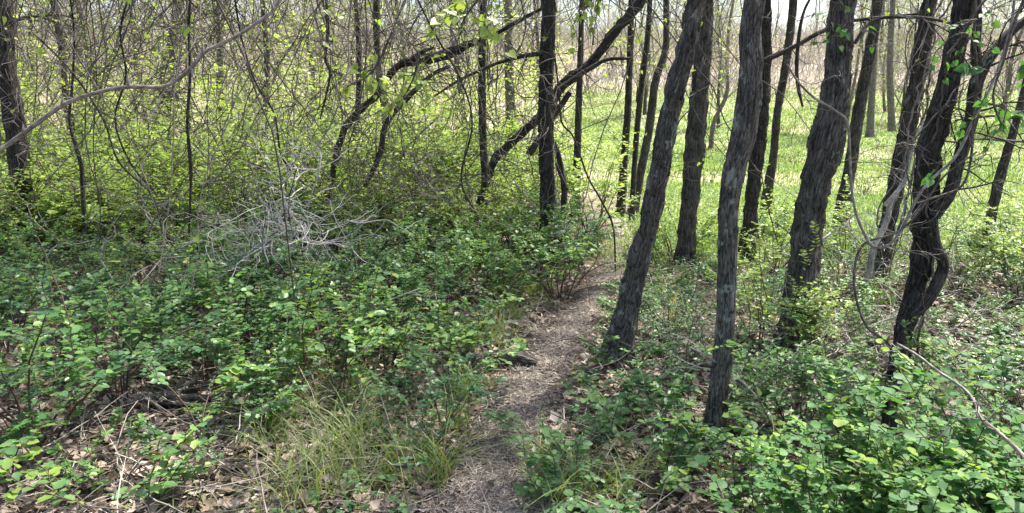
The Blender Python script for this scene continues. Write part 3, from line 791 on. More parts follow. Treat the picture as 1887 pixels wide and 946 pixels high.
for i, (lab, px, D, n) in enumerate([
    ("leafy green twig spray hanging in the upper right corner", [(1900, -30, 6), (1870, 40, 6), (1850, 110, 5), (1830, 180, 4), (1850, 240, 3)], 2.6, 60),
    ("dark green leafy spray hanging beside the twisted trunk's top", [(1850, -40, 6), (1800, 20, 5), (1770, 70, 4), (1745, 100, 3)], 3.0, 34),
    ("small leafy spray clinging before the thickest trunk's top", [(1500, -40, 4), (1540, -10, 3), (1556, 20, 3), (1560, 40, 3)], 3.8, 20),
]):
    vine_thing("leafy_branch", lab, "branch", px, D, M_VINE, 80 + i, twigs=9, tl=.04, leaf=M_LEAF_R, leafn=n, lsize=.038)

# ------------------------------------------------------------------ hanging vine curtains and twig tangles (left woods)
def vine_proto(seed, h, n, name="hanging_vines"):
    rg = np.random.default_rng(seed)
    root = thing(name, "x", "vine", (0, 0, 0))
    acc = Acc()
    st = np.stack([rg.uniform(-.7, .7, n), rg.uniform(-.4, .4, n), np.full(n, h) + rg.uniform(-.4, .6, n)], -1)
    d = np.stack([rg.normal(0, .5, n), rg.normal(0, .4, n), rg.uniform(-1.2, .1, n)], -1)
    L = walk(st, d, rg.uniform(.6, 1.2, n) * h * 1.05 / 22, 22, .20, -.09, .05, rg)
    tubes(acc, L, taper(n, 22, rg.uniform(.004, .011, n), .003), 5)
    s, d, mi, t = offshoots(L, 9, .1, 1., 1.1, rg)
    L2 = walk(s, d, rg.uniform(.4, 1.2, len(s)) * .075, 9, .3, -.05, .08, rg)
    tubes(acc, L2, taper(len(s), 9, .0032, .0013), 3)
    acc.build("stem", M_TWIG, root, rest=False)
    la = Acc(); s, d, mi, t = offshoots(L2, 1, .2, 1., 1.2, rg)
    k = rg.random(len(s)) < .85
    leaves(la, s[k], d[k], rg.normal(0, .5, (k.sum(), 3)) + [0, 0, 1], rg.uniform(.025, .055, k.sum()), THEART)
    la.build("foliage", M_LEAF_Y, root)
    return root
vprotos = [vine_proto(100 + i, 4.2, 7 + i) for i in range(5)]
vgroup = "bare vines and twigs hanging through the left woods"
spots = []
rg = np.random.default_rng(77)
for i in range(50):
    Yd = rg.uniform(5.0, 14)
    px = rg.uniform(-60, 1010)
    if px > 560 and Yd < 6: Yd += 2
    spots.append((px, Yd))
first = {}
for i, (px, Yd) in enumerate(spots):
    pr = vprotos[i % 5]
    x = (px - W0 / 2) / F * Yd * 1.0; z = float(terrain(x, Yd)) + rg.uniform(-.2, .9)
    lab = "thin bare vines hanging among the woods left of the straight middle trunk"
    if i < 5:
        pr.location = (x, Yd, z); pr.rotation_euler = (0, 0, rg.uniform(0, 6.28)); pr["label"] = lab; pr["group"] = vgroup
    else:
        dup(pr, (x, Yd, z), rg.uniform(0, 6.28), rg.uniform(.8, 1.15), lab, vgroup)
for i, (px, Yd) in enumerate([(1450, 5.6), (1720, 6.0), (1780, 7.2), (1640, 7.5), (1880, 5.4), (1250, 9.5), (1110, 9)]):
    x = (px - W0 / 2) / F * Yd
    dup(vprotos[i % 5], (x, Yd, 1.0), rg.uniform(0, 6.28), .8, "fine bare vines hanging among the trunks right of the path", "bare vines hanging among the right-hand trunks")

# vines that climb the right-hand trunks
def climb(key, label, seed, turns, off, r, m, s0=.02, s1=.5, wob=.03):
    root_, p, rr, org = TR[key]
    rg = np.random.default_rng(seed)
    a, b = int(len(p) * s0), int(len(p) * s1)
    ii = np.linspace(a, b, 46).astype(int)
    ph = off + np.linspace(0, turns * 6.283, 46) + np.cumsum(rg.normal(0, .12, 46))
    gap = rr[ii] + r + .006 + wob * np.abs(np.cumsum(rg.normal(0, .25, 46))) * .5
    q = p[ii] + np.stack([np.cos(ph) * gap, np.sin(ph) * gap, 0 * ph], -1)
    q0 = q[0].copy(); q0[2] = terrain(q0[0], q0[1]) - .01; q[0] = q0
    th = thing("climbing_vine", label, "vine", q0)
    ac = Acc(); trunk_mesh(ac, q, np.linspace(r, r * .6, 46), 10, .02, .001, 1, seed % 5, False, 1)
    ac.build("stem", m, th, q0, rest=True)
    sx, dx_, mi, t = offshoots(q[None], 16, .1, 1, 1.3, rg)
    L = walk(sx, dx_, rg.uniform(.02, .07, 16), 8, .3, -.02, .08, rg)
    sx, dx_, mi, t = offshoots(L, 3, .2, 1, 1.2, rg); L2 = walk(sx, dx_, rg.uniform(.01, .04, len(sx)), 6, .3, 0, .08, rg)
    for k in range(16):
        ac = Acc(); tubes(ac, L[k:k + 1], taper(1, 8, r * .4, .0013), 4); tubes(ac, L2[mi == k], taper(3, 6, .002, .001), 3)
        ac.build("twig", m, th, q0, rest=True)
for a_ in [('viney', "pale vine climbing straight up the left side of the vine-wrapped trunk", 601, .3, 3.4, .010, M_VINE_P),
           ('viney', "pale vine spiralling round the vine-wrapped trunk", 602, 1.6, 0, .008, M_VINE_P),
           ('viney', "thin vine standing away from the right side of the vine-wrapped trunk", 603, -.3, 6.0, .007, M_VINE_P),
           ('viney', "brown vine climbing the front of the vine-wrapped trunk", 604, .5, 4.6, .012, M_VINE),
           ('twist', "thin pale vine winding up the dark twisted trunk", 605, 1.1, 4.2, .006, M_VINE_P),
           ('twist', "brown vine clinging to the right of the dark twisted trunk", 606, -.4, 5.6, .008, M_VINE),
           ('left', "thin curling vine on the right side of the far left trunk", 607, .7, 5.4, .006, M_VINE),
           ('mid', "fine pale vine running up the straight middle trunk", 608, .4, 5.2, .004, M_VINE_P),
           ('lean', "fine brown vine clinging to the leaning lichen-spotted trunk", 609, .4, 4.0, .004, M_VINE)]:
    climb(*a_)
# individual dark hanging strands one can follow by eye
for i, (lab, px, D) in enumerate([
    ("dark thin vine hanging straight down beside the thin upright bare sapling", [(352, -20, 5), (348, 60, 5), (350, 150, 5), (345, 230, 5), (352, 300, 5), (348, 430, 4)], 5.6),
    ("dark wavy vine sagging left of the forked trunk", [(240, -20, 4), (222, 60, 4), (232, 140, 4), (212, 220, 4), (240, 300, 4), (290, 360, 3)], 5.9),
    ("dark vine curving down between the sapling and the grey brush tangle", [(430, -20, 4), (445, 70, 4), (470, 150, 4), (505, 210, 4), (520, 290, 4), (560, 340, 3)], 5.3),
    ("dark crooked vine dangling above the grey brush tangle", [(600, -20, 6), (604, 50, 6), (600, 110, 5), (608, 140, 5), (590, 220, 3)], 6.0),
    ("long bare vine drooping before the slim dark upright trunk", [(760, -20, 4), (800, 60, 4), (850, 150, 4), (870, 230, 4), (850, 330, 4), (880, 400, 3)], 6.2),
    ("bowed bare vine crossing beneath the thorny branch", [(60, 60, 4), (130, 130, 4), (190, 220, 4), (220, 300, 4), (280, 360, 4), (300, 430, 3)], 5.0),
]):
    vine_thing("vine", lab, "vine", px, D, M_BARK_B, 90 + i, twigs=14, tl=.055, tm=M_TWIG if False else None)

# grey brush tangle
def tangle(name, label, cat, px, py, D, sx, sz, n, m, seed, z0=.0, grav=-.02, r=.005, L0=.075):
    rg = np.random.default_rng(seed)
    c = P(px, py, D); g = float(terrain(c[0], c[1]))
    acc = Acc()
    st = np.stack([c[0] + rg.normal(0, sx, n), D + rg.normal(0, sx * .8, n), g + z0 + np.abs(rg.normal(0, sz, n))], -1)
    d = rg.normal(0, 1, (n, 3)) * ([1, .7, .55] if sx > .2 else [.75, .6, 1.1])
    L = walk(st, d, rg.uniform(.4, 1.2, n) * L0, 13, .2, grav, .08, rg)
    L[..., 2] = np.maximum(L[..., 2], terrain(L[..., 0], L[..., 1]) + .01)
    tubes(acc, L, taper(n, 13, rg.uniform(.5, 1.2, n) * r, .0015), 5)
    s, d, mi, t = offshoots(L, 4, .1, 1., 1., rg)
    L2 = walk(s, d, rg.uniform(.3, 1.1, len(s)) * .05, 7, .25, grav, .06, rg)
    L2[..., 2] = np.maximum(L2[..., 2], terrain(L2[..., 0], L2[..., 1]) + .01)
    tubes(acc, L2, taper(len(s), 7, .0026, .0012), 3)
    return tag(acc.build(name, m, None), label, cat)
tangle("brush_pile", "heap of pale grey bleached twigs in the middle of the left thicket", "brush pile", 545, 370, 5.2, .16, .30, 66, M_TWIG_W, 5, .48, r=.0048, L0=.052)
tangle("brush_pile", "loose pale twigs in the thicket between the twig heap and the left trunk", "brush pile", 340, 430, 5.6, .38, .25, 46, M_TWIG_P, 6, .3)
tangle("brush_pile", "low grey twig tangle at the foot of the twisted trunk", "brush pile", 1600, 600, 4.5, .32, .15, 50, M_TWIG_P, 7, .05)
tangle("brush_pile", "fine twig tangle around the vine-wrapped trunk's foot", "brush pile", 1680, 440, 6.0, .3, .35, 45, M_TWIG_P, 8, .1)
tangle("brush_pile", "dim twig tangle beneath the broken leaning log", "brush pile", 700, 330, 7.6, .5, .45, 90, M_TWIG, 9, .5)

# ------------------------------------------------------------------ shrubs
def shrub_proto(seed, h, spread, nst, leafm, lsize, dens=1.0, stemm=M_STEM, tmpl=T6, name="shrub", flat=.28, side=6, per=7, lo=.3):
    rg = np.random.default_rng(seed)
    root = thing(name, "x", "shrub", (0, 0, 0))
    acc = Acc()
    a = rg.uniform(0, 2 * math.pi, nst)
    st = np.stack([np.cos(a) * .05, np.sin(a) * .05, np.full(nst, -.03)], -1)
    tl = rg.uniform(.1, 1, nst) * spread
    d = np.stack([np.cos(a) * tl, np.sin(a) * tl, np.full(nst, 1.)], -1)
    hh = h * rg.uniform(.6, 1.15, nst)
    L = walk(st, d, hh / 12, 14, .11, -.035, .02, rg)
    tubes(acc, L, taper(nst, 14, .0045 * h / .7 + .001, .0016), 5)
    s, d, mi, t = offshoots(L, side, lo, 1., .95, rg)
    d[:, 2] = d[:, 2] * .45 + .12
    L2 = walk(s, d, rg.uniform(.6, 1.2, len(s)) * .30 * h / 8 * (1.25 - .5 * t), 9, .14, -.02, .03, rg)
    tubes(acc, L2, taper(len(s), 9, .0022, .001), 3)
    acc.build("stem", stemm, root)
    la = Acc()
    # opposite pairs of leaves along each twig
    def pairs(Lx, k, lo):
        M, N, _ = Lx.shape
        tt = np.linspace(lo, 1, k)
        f = tt * (N - 1); i = np.clip(f.astype(int), 0, N - 2); fr = (f - i)[None, :, None]
        pos = Lx[:, i] * (1 - fr) + Lx[:, i + 1] * fr
        T = norm(np.gradient(Lx, axis=1))[:, i]
        sd = norm(np.cross(T, [0, 0, 1.0]))
        alt = (np.arange(k) % 2)[None, :, None]
        for sg in (-1, 1):
            dd = norm(sd * sg + T * .55 + rg.normal(0, .18, pos.shape) + np.array([0, 0, -.08]))
            nn = norm(np.array([0, 0, 1.]) + rg.normal(0, flat, pos.shape))
            keep = rg.random(pos.shape[:2]) < .9 * dens
            sz = lsize * rg.uniform(.38, 1.2, pos.shape[:2]) * (1 - .35 * (tt[None] > .95))
            leaves(la, pos[keep], dd[keep], nn[keep], sz[keep], tmpl)
    pairs(L2, per, .12)
    pairs(L, 9, lo + .12)
    la.build("foliage", leafm, root)
    return root

SH = {
    'g': [shrub_proto(200 + i, .60 + .07 * (i % 3), .85, 10 - i % 3, (M_LEAF, M_LEAF2)[i % 2], (.030, .040, .034, .046, .038, .030)[i], flat=.24, side=5 + i % 2, lo=.45) for i in range(6)],
    'y': [shrub_proto(230 + i, .95, .75, 13, M_LEAF_S, .045, side=7, per=8) for i in range(4)],
    'yb': [shrub_proto(240 + i, 2.6, .6, 9, M_LEAF_Y, .075, .8, M_TWIG_FAR, side=10, per=8, name="bush") for i in range(3)],
    'r': [shrub_proto(250 + i, .62, .9, 9, M_LEAF_R, .036, tmpl=T10, side=6, per=7) for i in range(3)],
    's': [shrub_proto(260 + i, .34, .9, 5, M_LEAF2, .038, side=4, per=5) for i in range(3)],
}
used = set()
def put(kind, x, y, s, label, group=None, rz=None, rg=rng, sink=0.0):
    ps = SH[kind]; pr = ps[rg.integers(len(ps))]
    z = float(terrain(x, y)) - sink
    rz = rg.uniform(0, 6.28) if rz is None else rz
    if id(pr) not in used and True:
        used.add(id(pr)); pr.location = (x, y, z); pr.rotation_euler = (0, 0, rz); pr.scale = (s, s, s)
        pr["label"] = label
        if group: pr["group"] = group
        return pr
    o = dup(pr, (x, y, z), rz, s, label, None, (rg.normal(0, .06), rg.normal(0, .06)))
    if group: o["group"] = group
    elif "group" in o: del o["group"]
    return o

named = [
    ('g', 95, 800, 1.25, "tall leafy shrub at the left edge over brown litter"),
    ('g', 215, 745, 1.15, "shrub with red-brown stems right of the left edge shrub"),
    ('r', 10, 900, 1.0, "shrub cut off by the frame's left edge, nearest of the left shrubs"),
    ('s', 250, 960, 1.25, "low dense green shrub at the bottom left, alone on the litter"),
    ('s', 165, 900, .8, "small low sprig beside white dead stems at the bottom left"),
    ('g', 800, 825, .70, "small upright shrub alone on the left side of the path's near end"),
    ('g', 610, 745, 1.1, "airy shrub in the grass left of the lone path-side shrub"),
    ('g', 480, 770, .65, "mid-green shrub at the left end of the tall yellowish grass"),
    ('g', 700, 700, .95, "bright shrub left of the rotten log behind the tall grass"),
    ('g', 400, 690, .7, "low shrub just behind the grey decayed wood"),
    ('s', 1060, 850, 1.2, "low round-leaved clump at the right edge of the path's near end"),
    ('s', 1180, 790, 1.2, "small spreading plant left of the nearest trunk's foot"),
    ('s', 1130, 712, 1.1, "little shrub at the foot of the leaning lichen-spotted trunk"),
    ('s', 1185, 915, 1.1, "round-leaved sprig right of the grass at the path's near right edge"),
    ('s', 1045, 960, 1.0, "small leafy sprig at the bottom edge just right of the path"),
    ('s', 1240, 860, 1.1, "low sprig left of the foot of the nearest trunk, nearer the camera"),
    ('r', 1390, 1040, .6, "bright round-leaved shrub below the nearest trunk's foot"),
    ('r', 1560, 960, 1.05, "tall round-leaved spray rising in front of the broken stump"),
    ('g', 1465, 800, .8, "dark green shrub under the thickest trunk"),
]
for kind, a, b, s, lab in named:
    g = G(a, b); put(kind, g[0], g[1], s, lab)

def scatter(n, poly, mind, rg, ok=None, tries=60):
    """blue-noise-like points in a world rectangle list"""
    out = []
    x0, x1, y0, y1 = poly
    for _ in range(n * tries):
        if len(out) >= n: break
        x = rg.uniform(x0, x1); y = rg.uniform(y0, y1)
        if ok and not ok(x, y): continue
        if all((x - a) ** 2 + (y - b) ** 2 > mind ** 2 for a, b in out): out.append((x, y))
    return out
rgs = np.random.default_rng(5)
def infr(x, y, m=.5): return abs(x) < .70 * y + m
def left_ok(x, y):
    d, s = path_dist(x, y); return s[0] > 0 and d[0] > (.40 if y < 4.2 else .26) and infr(x, y)
for x, y in scatter(112, (-7, 2.4, 4.05, 8.6), .32, rgs, left_ok):
    yl = rgs.random() < max(0, (y - 6.5) / 3)
    put('y' if yl and x < 0 else 'g', x, y, rgs.uniform(.8, 1.15), "green shrub in the dense thicket between the left trunk and the path", "shrubs of the thicket left of the path", rg=rgs)
for x, y in scatter(4, (-3.2, -1.2, 2.9, 3.9), .5, rgs, lambda x, y: left_ok(x, y)):
    put('g', x, y, rgs.uniform(.6, .9), "low shrub standing on the leaf litter in the lower left quarter", "shrubs on the lower left litter", rg=rgs)
for x, y in scatter(95, (-13, 1.5, 7.6, 17), .55, rgs, lambda x, y: infr(x, y, 1) and x < .8 + .03 * y and left_ok(x, y)):
    put('y', x, y, rgs.uniform(1.0, 1.7), "sunlit yellow-green shrub far back in the left woods", "bright shrubs far back in the left woods", rg=rgs)
for x, y in scatter(66, (-20, 2, 9, 30), .95, rgs, lambda x, y: infr(x, y, 2) and x < .03 * y):
    put('yb', x, y, rgs.uniform(.8, 1.3), "tall loose yellow-green bush among the far left trees", "tall bushes among the far left trees", rg=rgs)
def right_ok(x, y):
    d, s = path_dist(x, y); return s[0] < 0 and d[0] > (.34 if y < 4.2 else .24) and infr(x, y)
for x, y in scatter(100, (.5, 5.5, 3.0, 8.6), .28, rgs, right_ok):
    put('s' if rgs.random() < .6 else ('y' if y > 4.5 and rgs.random() < .5 else 'g'), x, y, rgs.uniform(.6, .9), "small green shrub growing among the trunks right of the path", "small shrubs among the right-hand trunks", rg=rgs)
for x, y in scatter(26, (.3, 1.9, 1.15, 2.5), .19, rgs, lambda x, y: right_ok(x, y) and x > .24 * y and (y < 1.75 or x > .5 * y) and (x > .42 * y or y > 1.5)):
    ht = np.interp(x / y, [.22, .36, .5, .7], [.36, .52, .62, .74]) * rgs.uniform(.8, 1.05)
    put('r', x, y, ht / .66, "round-leaved shrub in the thick growth filling the lower right corner", "round-leaved shrubs of the lower right corner", rg=rgs)
for x, y in scatter(16, (3, 20, 9, 40), 1.4, rgs, lambda x, y: infr(x, y, 1)):
    put('y', x, y, rgs.uniform(.4, .8) + y * .01, "low green tuft of brush out in the sunny meadow", "brush tufts in the meadow", rg=rgs)

# ------------------------------------------------------------------ the far woods: individual trees
def far_tree_proto(seed, h, leafm, dens):
    rg = np.random.default_rng(seed)
    root = thing("tree", "x", "tree", (0, 0, 0))
    acc = Acc()
    r0 = rg.uniform(.08, .14)
    t = np.linspace(0, 1, 9)
    cx = np.cumsum(rg.normal(0, .12, 9)); cyy = np.cumsum(rg.normal(0, .12, 9)); cx -= cx[0]; cyy -= cyy[0]
    pts = np.stack([cx, cyy, -.2 + t * h], -1); rad = r0 * (1 - .85 * t) + .01
    p, r = trunk_mesh(acc, pts, rad, 14, .12, .01, 1, (seed * .3) % 5, True, 2)
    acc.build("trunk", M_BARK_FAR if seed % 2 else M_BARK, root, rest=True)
    acc = Acc()
    base = p[int(len(p) * .1):][::6][None]
    n1 = 22
    s, d, mi, tt = offshoots(base, n1, .0, 1., 1.2, rg)
    L1 = walk(s, d + [0, 0, .2], (1.15 - .8 * tt) * rg.uniform(.6, 1.2, n1) * h * .042, 9, .18, .02, .04, rg)
    tubes(acc, L1, taper(n1, 9, r0 * .32 * (1.1 - tt), .008), 5)
    s, d, mi, tt = offshoots(L1, 7, .1, 1., 1., rg)
    L2 = walk(s, d, rg.uniform(.08, .2, len(s)), 8, .24, -.01, .05, rg)
    tubes(acc, L2, taper(len(s), 8, .013, .006), 3)
    s, d, mi, tt = offshoots(L2, 6, .1, 1., 1.1, rg)
    L3 = walk(s, d, rg.uniform(.05, .16, len(s)), 6, .3, -.03, .05, rg)
    tubes(acc, L3, taper(len(s), 6, .0065, .0035), 3)
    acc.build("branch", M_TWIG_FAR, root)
    la = Acc(); s, d, mi, tt = offshoots(L3, 3, .2, 1., 1.2, rg)
    k = rg.random(len(s)) < dens
    leaves(la, s[k], d[k], rg.normal(0, .5, (k.sum(), 3)) + [0, 0, 1], rg.uniform(.045, .10, k.sum()), T6)
    la.build("foliage", leafm, root)
    return root
fps = [far_tree_proto(300 + i, 8.5 + 1.2 * (i % 4), M_LEAF_Y, .45) for i in range(6)]
usedf = set()
def put_far(x, y, s, lab, grp, rg):
    k = int(rg.integers(len(fps))); pr = fps[k]
    z = float(terrain(x, y))
    if k not in usedf:
        usedf.add(k); pr.location = (x, y, z); pr.scale = (s, s, s); pr["label"] = lab; pr["group"] = grp
    else:
        dup(pr, (x, y, z), rg.uniform(0, 6.28), s, lab, grp, (rg.normal(0, .07), rg.normal(0, .07)))
rgf = np.random.default_rng(9)
for x, y in scatter(36, (-36, 2, 14, 46), 2.1, rgf, lambda x, y: infr(x, y, 2) and x < .04 * y):
    put_far(x, y, rgf.uniform(.75, 1.1), "thin bare tree standing back in the woods behind the left thicket", "trees of the woods behind the left thicket", rgf)
for x, y in scatter(110, (-40, 72, 50, 104), 2.6, rgf, lambda x, y: infr(x, y, 3)):
    put_far(x, y, rgf.uniform(.8, 1.15), "bare grey tree in the hazy wood on the far slope", "trees of the wood on the far slope", rgf)
for x, y in scatter(12, (6, 30, 24, 43), 3, rgf, lambda x, y: infr(x, y, 2)):
    put_far(x, y, rgf.uniform(.6, .9), "scattered bare tree out in the meadow before the far wood", "scattered trees of the far meadow", rgf)

# ------------------------------------------------------------------ stuff: litter, straw, twigs, grass
rg = np.random.default_rng(21)
def in_view_points(n, y0, y1, rg, power=1.0, margin=.4):
    u = rg.random(n)
    y = y0 + (y1 - y0) * u ** power
    x = (rg.uniform(-1, 1, n)) * (.71 * y + margin)
    return x, y
# dead leaves
x, y = in_view_points(52000, .9, 9.5, rg, 1.35)
d, s = path_dist(x, y)
keep = (rg.random(len(x)) > np.where(d < .15, .6, 0)) & (rg.random(len(x)) > meadow(x, y) * .9) & (rg.random(len(x)) < .35 + 1.0 * vnoise(x * 1.6, y * 1.6, 5))
x, y, d = x[keep], y[keep], d[keep]
n = len(x)
a = rg.uniform(0, 6.28, n)
dirs = np.stack([np.cos(a), np.sin(a), rg.normal(.05, .3, n)], -1)
nrm = np.array([0, 0, 1.]) + rg.normal(0, .45, (n, 3))
size = rg.uniform(.025, .075, n) * np.where(d < .22, .5, 1)
acc = Acc(); leaves(acc, np.stack([x, y, terrain(x, y) + rg.uniform(.002, .03, n)], -1), dirs, nrm, size, TDEAD, rg.uniform(-.6, 1.3, n))
o = acc.build("fallen_leaves", M_LITTER, None, smooth=False); o["kind"] = "stuff"
# straw and shredded bits, densest on and beside the path
def strands(n, xy, L, r, m, name, zlo=.004, zhi=.04, lift=.12):
    x, y = xy; n = len(x)
    a = rg.uniform(0, 6.28, n)
    st = np.stack([x, y, terrain(x, y) + rg.uniform(zlo, zhi, n)], -1)
    W_ = walk(st, np.stack([np.cos(a), np.sin(a), rg.normal(0, lift, n)], -1), L / 5, 6, .16, -.01, .05, rg)
    W_[..., 2] = np.maximum(W_[..., 2], terrain(W_[..., 0], W_[..., 1]) + zlo)
    acc = Acc(); tubes(acc, W_, taper(n, 6, r, r * .4), 3)
    o = acc.build(name, m, None); o["kind"] = "stuff"
    return o
x, y = in_view_points(30000, .9, 8.5, rg, 1.3)
d, s = path_dist(x, y)
keep = rg.random(len(x)) < np.where(d < .3, 1.0, .42) * (1 - .8 * meadow(x, y))
x, y = x[keep], y[keep]
strands(0, (x, y), rg.uniform(.04, .18, len(x)), rg.uniform(.0008, .0022, len(x)), M_CHIP, "straw_debris", zhi=.03)
k = 26000; i = rg.integers(30, 200, k)
x = PATHC[i, 0] + rg.normal(0, .62, k) * PATHC[i, 2]; y = PATHC[i, 1] + rg.normal(0, .6, k) * PATHC[i, 2]
strands(0, (x, y), rg.uniform(.015, .07, k), rg.uniform(.0015, .004, k), M_CHIP, "wood_chips", zlo=.010, zhi=.022, lift=.05)
x, y = in_view_points(2600, 1.2, 8, rg, 1.2)
d, s = path_dist(x, y); kk = (d > .22) & (meadow(x, y) < .5)
strands(0, (x[kk], y[kk]), rg.uniform(.15, .6, kk.sum()), rg.uniform(.0015, .0045, kk.sum()), M_TWIG, "fallen_twigs", zhi=.09, lift=.25)
x, y = in_view_points(2800, 1.2, 7, rg, 1.2)
d, s = path_dist(x, y); kk = (d > .2) & (meadow(x, y) < .5)
strands(0, (x[kk], y[kk]), rg.uniform(.15, .5, kk.sum()), rg.uniform(.0015, .004, kk.sum()), M_TWIG_P, "pale_fallen_twigs", zhi=.12, lift=.3)

# woodland grass: tufts
def tufts(cx, cyy, per, rad, hlo, hhi, wlo, whi, leanlo, leanhi, acc, rg):
    n = len(cx) * per
    ci = np.repeat(np.arange(len(cx)), per)
    x = cx[ci] + rg.normal(0, rad, n); y = cyy[ci] + rg.normal(0, rad, n)
    ok = path_dist(x[::1], y[::1])[0] > .17; x, y = x[ok], y[ok]; n = len(x)
    h = rg.uniform(hlo, hhi, n)
    blades(acc, np.stack([x, y, terrain(x, y) - .005], -1), h, rg.uniform(leanlo, leanhi, n), rg.uniform(wlo, whi, n), 6, rg)
gpx = [(500, 820), (520, 900), (560, 780), (590, 860), (640, 830), (680, 800), (620, 920), (540, 950), (700, 900), (660, 880), (590, 720), (650, 740), (560, 700), (860, 740), (880, 720), (850, 800), (980, 545), (1000, 550), (920, 620), (900, 640), (950, 590),
       (1030, 935), (1060, 885), (1130, 920), (830, 870), (800, 900), (770, 860), (980, 880), (1560, 520), (1600, 560), (1380, 560), (1410, 600), (1220, 560), (1250, 600)]
gp = np.array([G(a, b)[:2] for a, b in gpx])
acc = Acc()
tufts(gp[:, 0], gp[:, 1], 46, .06, .16, .40, .003, .006, .3, 1.3, acc, rg)
x, y = in_view_points(900, 1.5, 8, rg, 1.1); d, s = path_dist(x, y)
kk = (d > .26) & (d < .7) & (rg.random(len(x)) < .6) | (d > .3) & (rg.random(len(x)) < .10); x, y = x[kk], y[kk]
tufts(x, y, 22, .04, .06, .2, .002, .0045, .3, 1.3, acc, rg)
o = acc.build("grass", M_GRASS, None); o["kind"] = "stuff"
acc = Acc()
tufts(gp[:, 0], gp[:, 1], 10, .09, .08, .24, .002, .004, .9, 1.8, acc, rg)
o = acc.build("dry_grass", M_STRAW, None); o["kind"] = "stuff"
# meadow grass: green swards and pale dry patches between bare spots
n = 230000
y = 5.5 + 46 * rg.random(n) ** 1.8
x = rg.uniform(-.02, .74, n) * y + .6
pn = vnoise(x * .45, y * .22, 2.2) * .6 + vnoise(x * 1.3, y * .7, 6.1) * .4
dryf = sstep(.56, .72, pn + .010 * (y - 16))
bank = np.exp(-((y - (15.5 + 0.10 * x + 0.8 * np.sin(x * 0.5)) - .3) / 1.1) ** 2)
kk = rg.random(n) < meadow(x, y) * np.clip(1.1 - .5 * dryf, 0, 1) * (1 - .8 * bank * sstep(.38, .6, vnoise(x * .5, y * .6, 4.4)))
x, y, pn, dryf = x[kk], y[kk], pn[kk], dryf[kk]
isdry = rg.random(len(x)) < .02 + .45 * dryf
for nm, mm, sel, hs in (("meadow_grass", M_MEADOW, ~isdry, 1.0), ("dry_meadow_grass", M_STRAW_M, isdry, .75)):
    xx, yy = x[sel], y[sel]; n = len(xx)
    h = hs * rg.uniform(.05, .17, n) * (.5 + 1.1 * vnoise(xx * .5, yy * .35, 8)) * (1 + .9 * (rg.random(n) < .06))
    acc = Acc(); blades(acc, np.stack([xx, yy, terrain(xx, yy) - .005], -1), h, rg.uniform(.2, 1.1, n), .0035 + .0010 * yy, 4, rg)
    o = acc.build(nm, mm, None); o["kind"] = "stuff"
# ground-cover seedlings
x, y = in_view_points(4600, 1.6, 9, rg, 1.1); d, s = path_dist(x, y)
kk = (d > .22) & (vnoise(x * 1.3, y * 1.3, 11) > .38 + .2 * ((y < 4.2) & (x < 0))); x, y = x[kk], y[kk]; m_ = len(x)
ci = np.repeat(np.arange(m_), 6); a = rg.uniform(0, 6.28, m_ * 6)
hp = np.repeat(rg.uniform(.03, .14, m_), 6)
pos = np.stack([x[ci] + rg.normal(0, .015, m_ * 6), y[ci] + rg.normal(0, .015, m_ * 6), terrain(x[ci], y[ci]) + hp], -1)
acc = Acc(); leaves(acc, pos, np.stack([np.cos(a), np.sin(a), 0 * a - .1], -1), np.array([0, 0, 1.]) + rg.normal(0, .3, (m_ * 6, 3)), rg.uniform(.018, .035, m_ * 6), T6)
o = acc.build("ground_cover", M_LEAF, None); o["kind"] = "stuff"
# the undergrowth of the far wood, one mass
n = 26000
y = 44 + 66 * rg.random(n) ** .8; x = rg.uniform(-.75, .75, n) * y
st = np.stack([x, y, terrain(x, y)], -1)
W_ = walk(st, np.stack([rg.normal(0, .35, n), rg.normal(0, .35, n), np.ones(n)], -1), rg.uniform(.15, .6, n), 6, .2, 0, .05, rg)
acc = Acc(); tubes(acc, W_, taper(n, 6, .018, .006), 3)
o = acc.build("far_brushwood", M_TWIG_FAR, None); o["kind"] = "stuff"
# fine bare twigs filling the left woods
n = 2200
y = 5.5 + 15 * rg.random(n) ** 1.5; x = rg.uniform(-.74, .06, n) * y
z = terrain(x, y) + rg.uniform(.3, 1, n) * (1.3 + y * .16)
W_ = walk(np.stack([x, y, z], -1), rg.normal(0, 1, (n, 3)) * [1, 1, .9] + [0, 0, -.2], rg.uniform(.03, .11, n), 9, .27, -.04, .10, rg)
acc = Acc(); tubes(acc, W_, taper(n, 9, .0045, .002), 3)
o = acc.build("bare_twigs", M_TWIG, None); o["kind"] = "stuff"

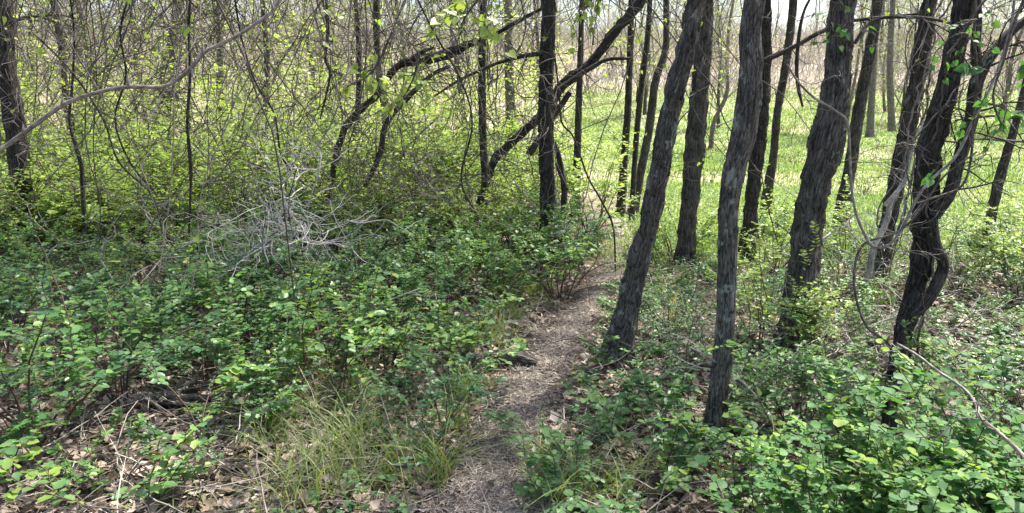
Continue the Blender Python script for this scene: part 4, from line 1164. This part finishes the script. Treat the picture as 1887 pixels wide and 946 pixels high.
# ------------------------------------------------------------------ labels: say where each repeat stands
LM = [("the far left trunk", 35), ("the crooked sapling", 150), ("the far forked trunk", 303), ("the upright bare sapling", 350), ("the pale twig heap", 545), ("the broken log", 660),
      ("the blackish crooked trunk", 712), ("the slim upright trunk", 892), ("the straight middle trunk", 1010), ("the three slim trunks", 1160), ("the leaning lichened trunk", 1200),
      ("the furrowed grey trunk", 1275), ("the nearest trunk", 1345), ("the dark slim trunk", 1395), ("the thickest trunk", 1490), ("the slender brown trunk", 1570), ("the vine-wrapped trunk", 1650), ("the twisted trunk", 1710), ("the right-edge trunk", 1835)]
ORD = ["nearest", "second nearest", "third nearest", "fourth nearest", "fifth nearest", "sixth nearest", "seventh nearest", "eighth nearest", "ninth nearest", "tenth nearest", "eleventh nearest", "twelfth nearest", "thirteenth nearest", "fourteenth nearest"]
HEAD = {"shrubs of the thicket left of the path": "green thicket shrub", "shrubs on the lower left litter": "low shrub on bare litter", "bright shrubs far back in the left woods": "sunlit yellow-green shrub far back",
        "tall bushes among the far left trees": "tall loose yellow-green bush", "small shrubs among the right-hand trunks": "small green shrub on the right", "round-leaved shrubs of the lower right corner": "round-leaved corner shrub",
        "brush tufts in the meadow": "low brush tuft in the meadow", "trees of the woods behind the left thicket": "thin bare tree in the left woods", "trees of the wood on the far slope": "bare tree on the far slope",
        "scattered trees of the far meadow": "lone bare tree out in the meadow", "bare vines and twigs hanging through the left woods": "thin hanging vines", "bare vines hanging among the right-hand trunks": "fine hanging vines"}
cells = {}
for o in list(COL.objects):
    if o.parent or "group" not in o or o["group"] not in HEAD: continue
    dep = o.location.y
    px = W0 / 2 + o.location.x / max(.5, dep * math.cos(PITCH) + (CAMZ - o.location.z) * math.sin(PITCH)) * F
    lm = min(LM, key=lambda l: abs(l[1] - px))
    rel = "in line with" if abs(lm[1] - px) < 22 else ("left of" if px < lm[1] else "right of")
    if px < -40: lm, rel = ("the frame's left edge", 0), "at"
    if px > 1925: lm, rel = ("the frame's right edge", 0), "at"
    cells.setdefault((o["group"], rel, lm[0]), []).append((dep, o))
for (g_, rel, lm), L in cells.items():
    L.sort(key=lambda t: t[0])
    for k, (dep, o) in enumerate(L):
        o["label"] = f"{HEAD[g_]} {rel} {lm}" + ("" if len(L) == 1 else f", {ORD[min(k, 13)]}" if k < len(L) - 1 else ", farthest back")
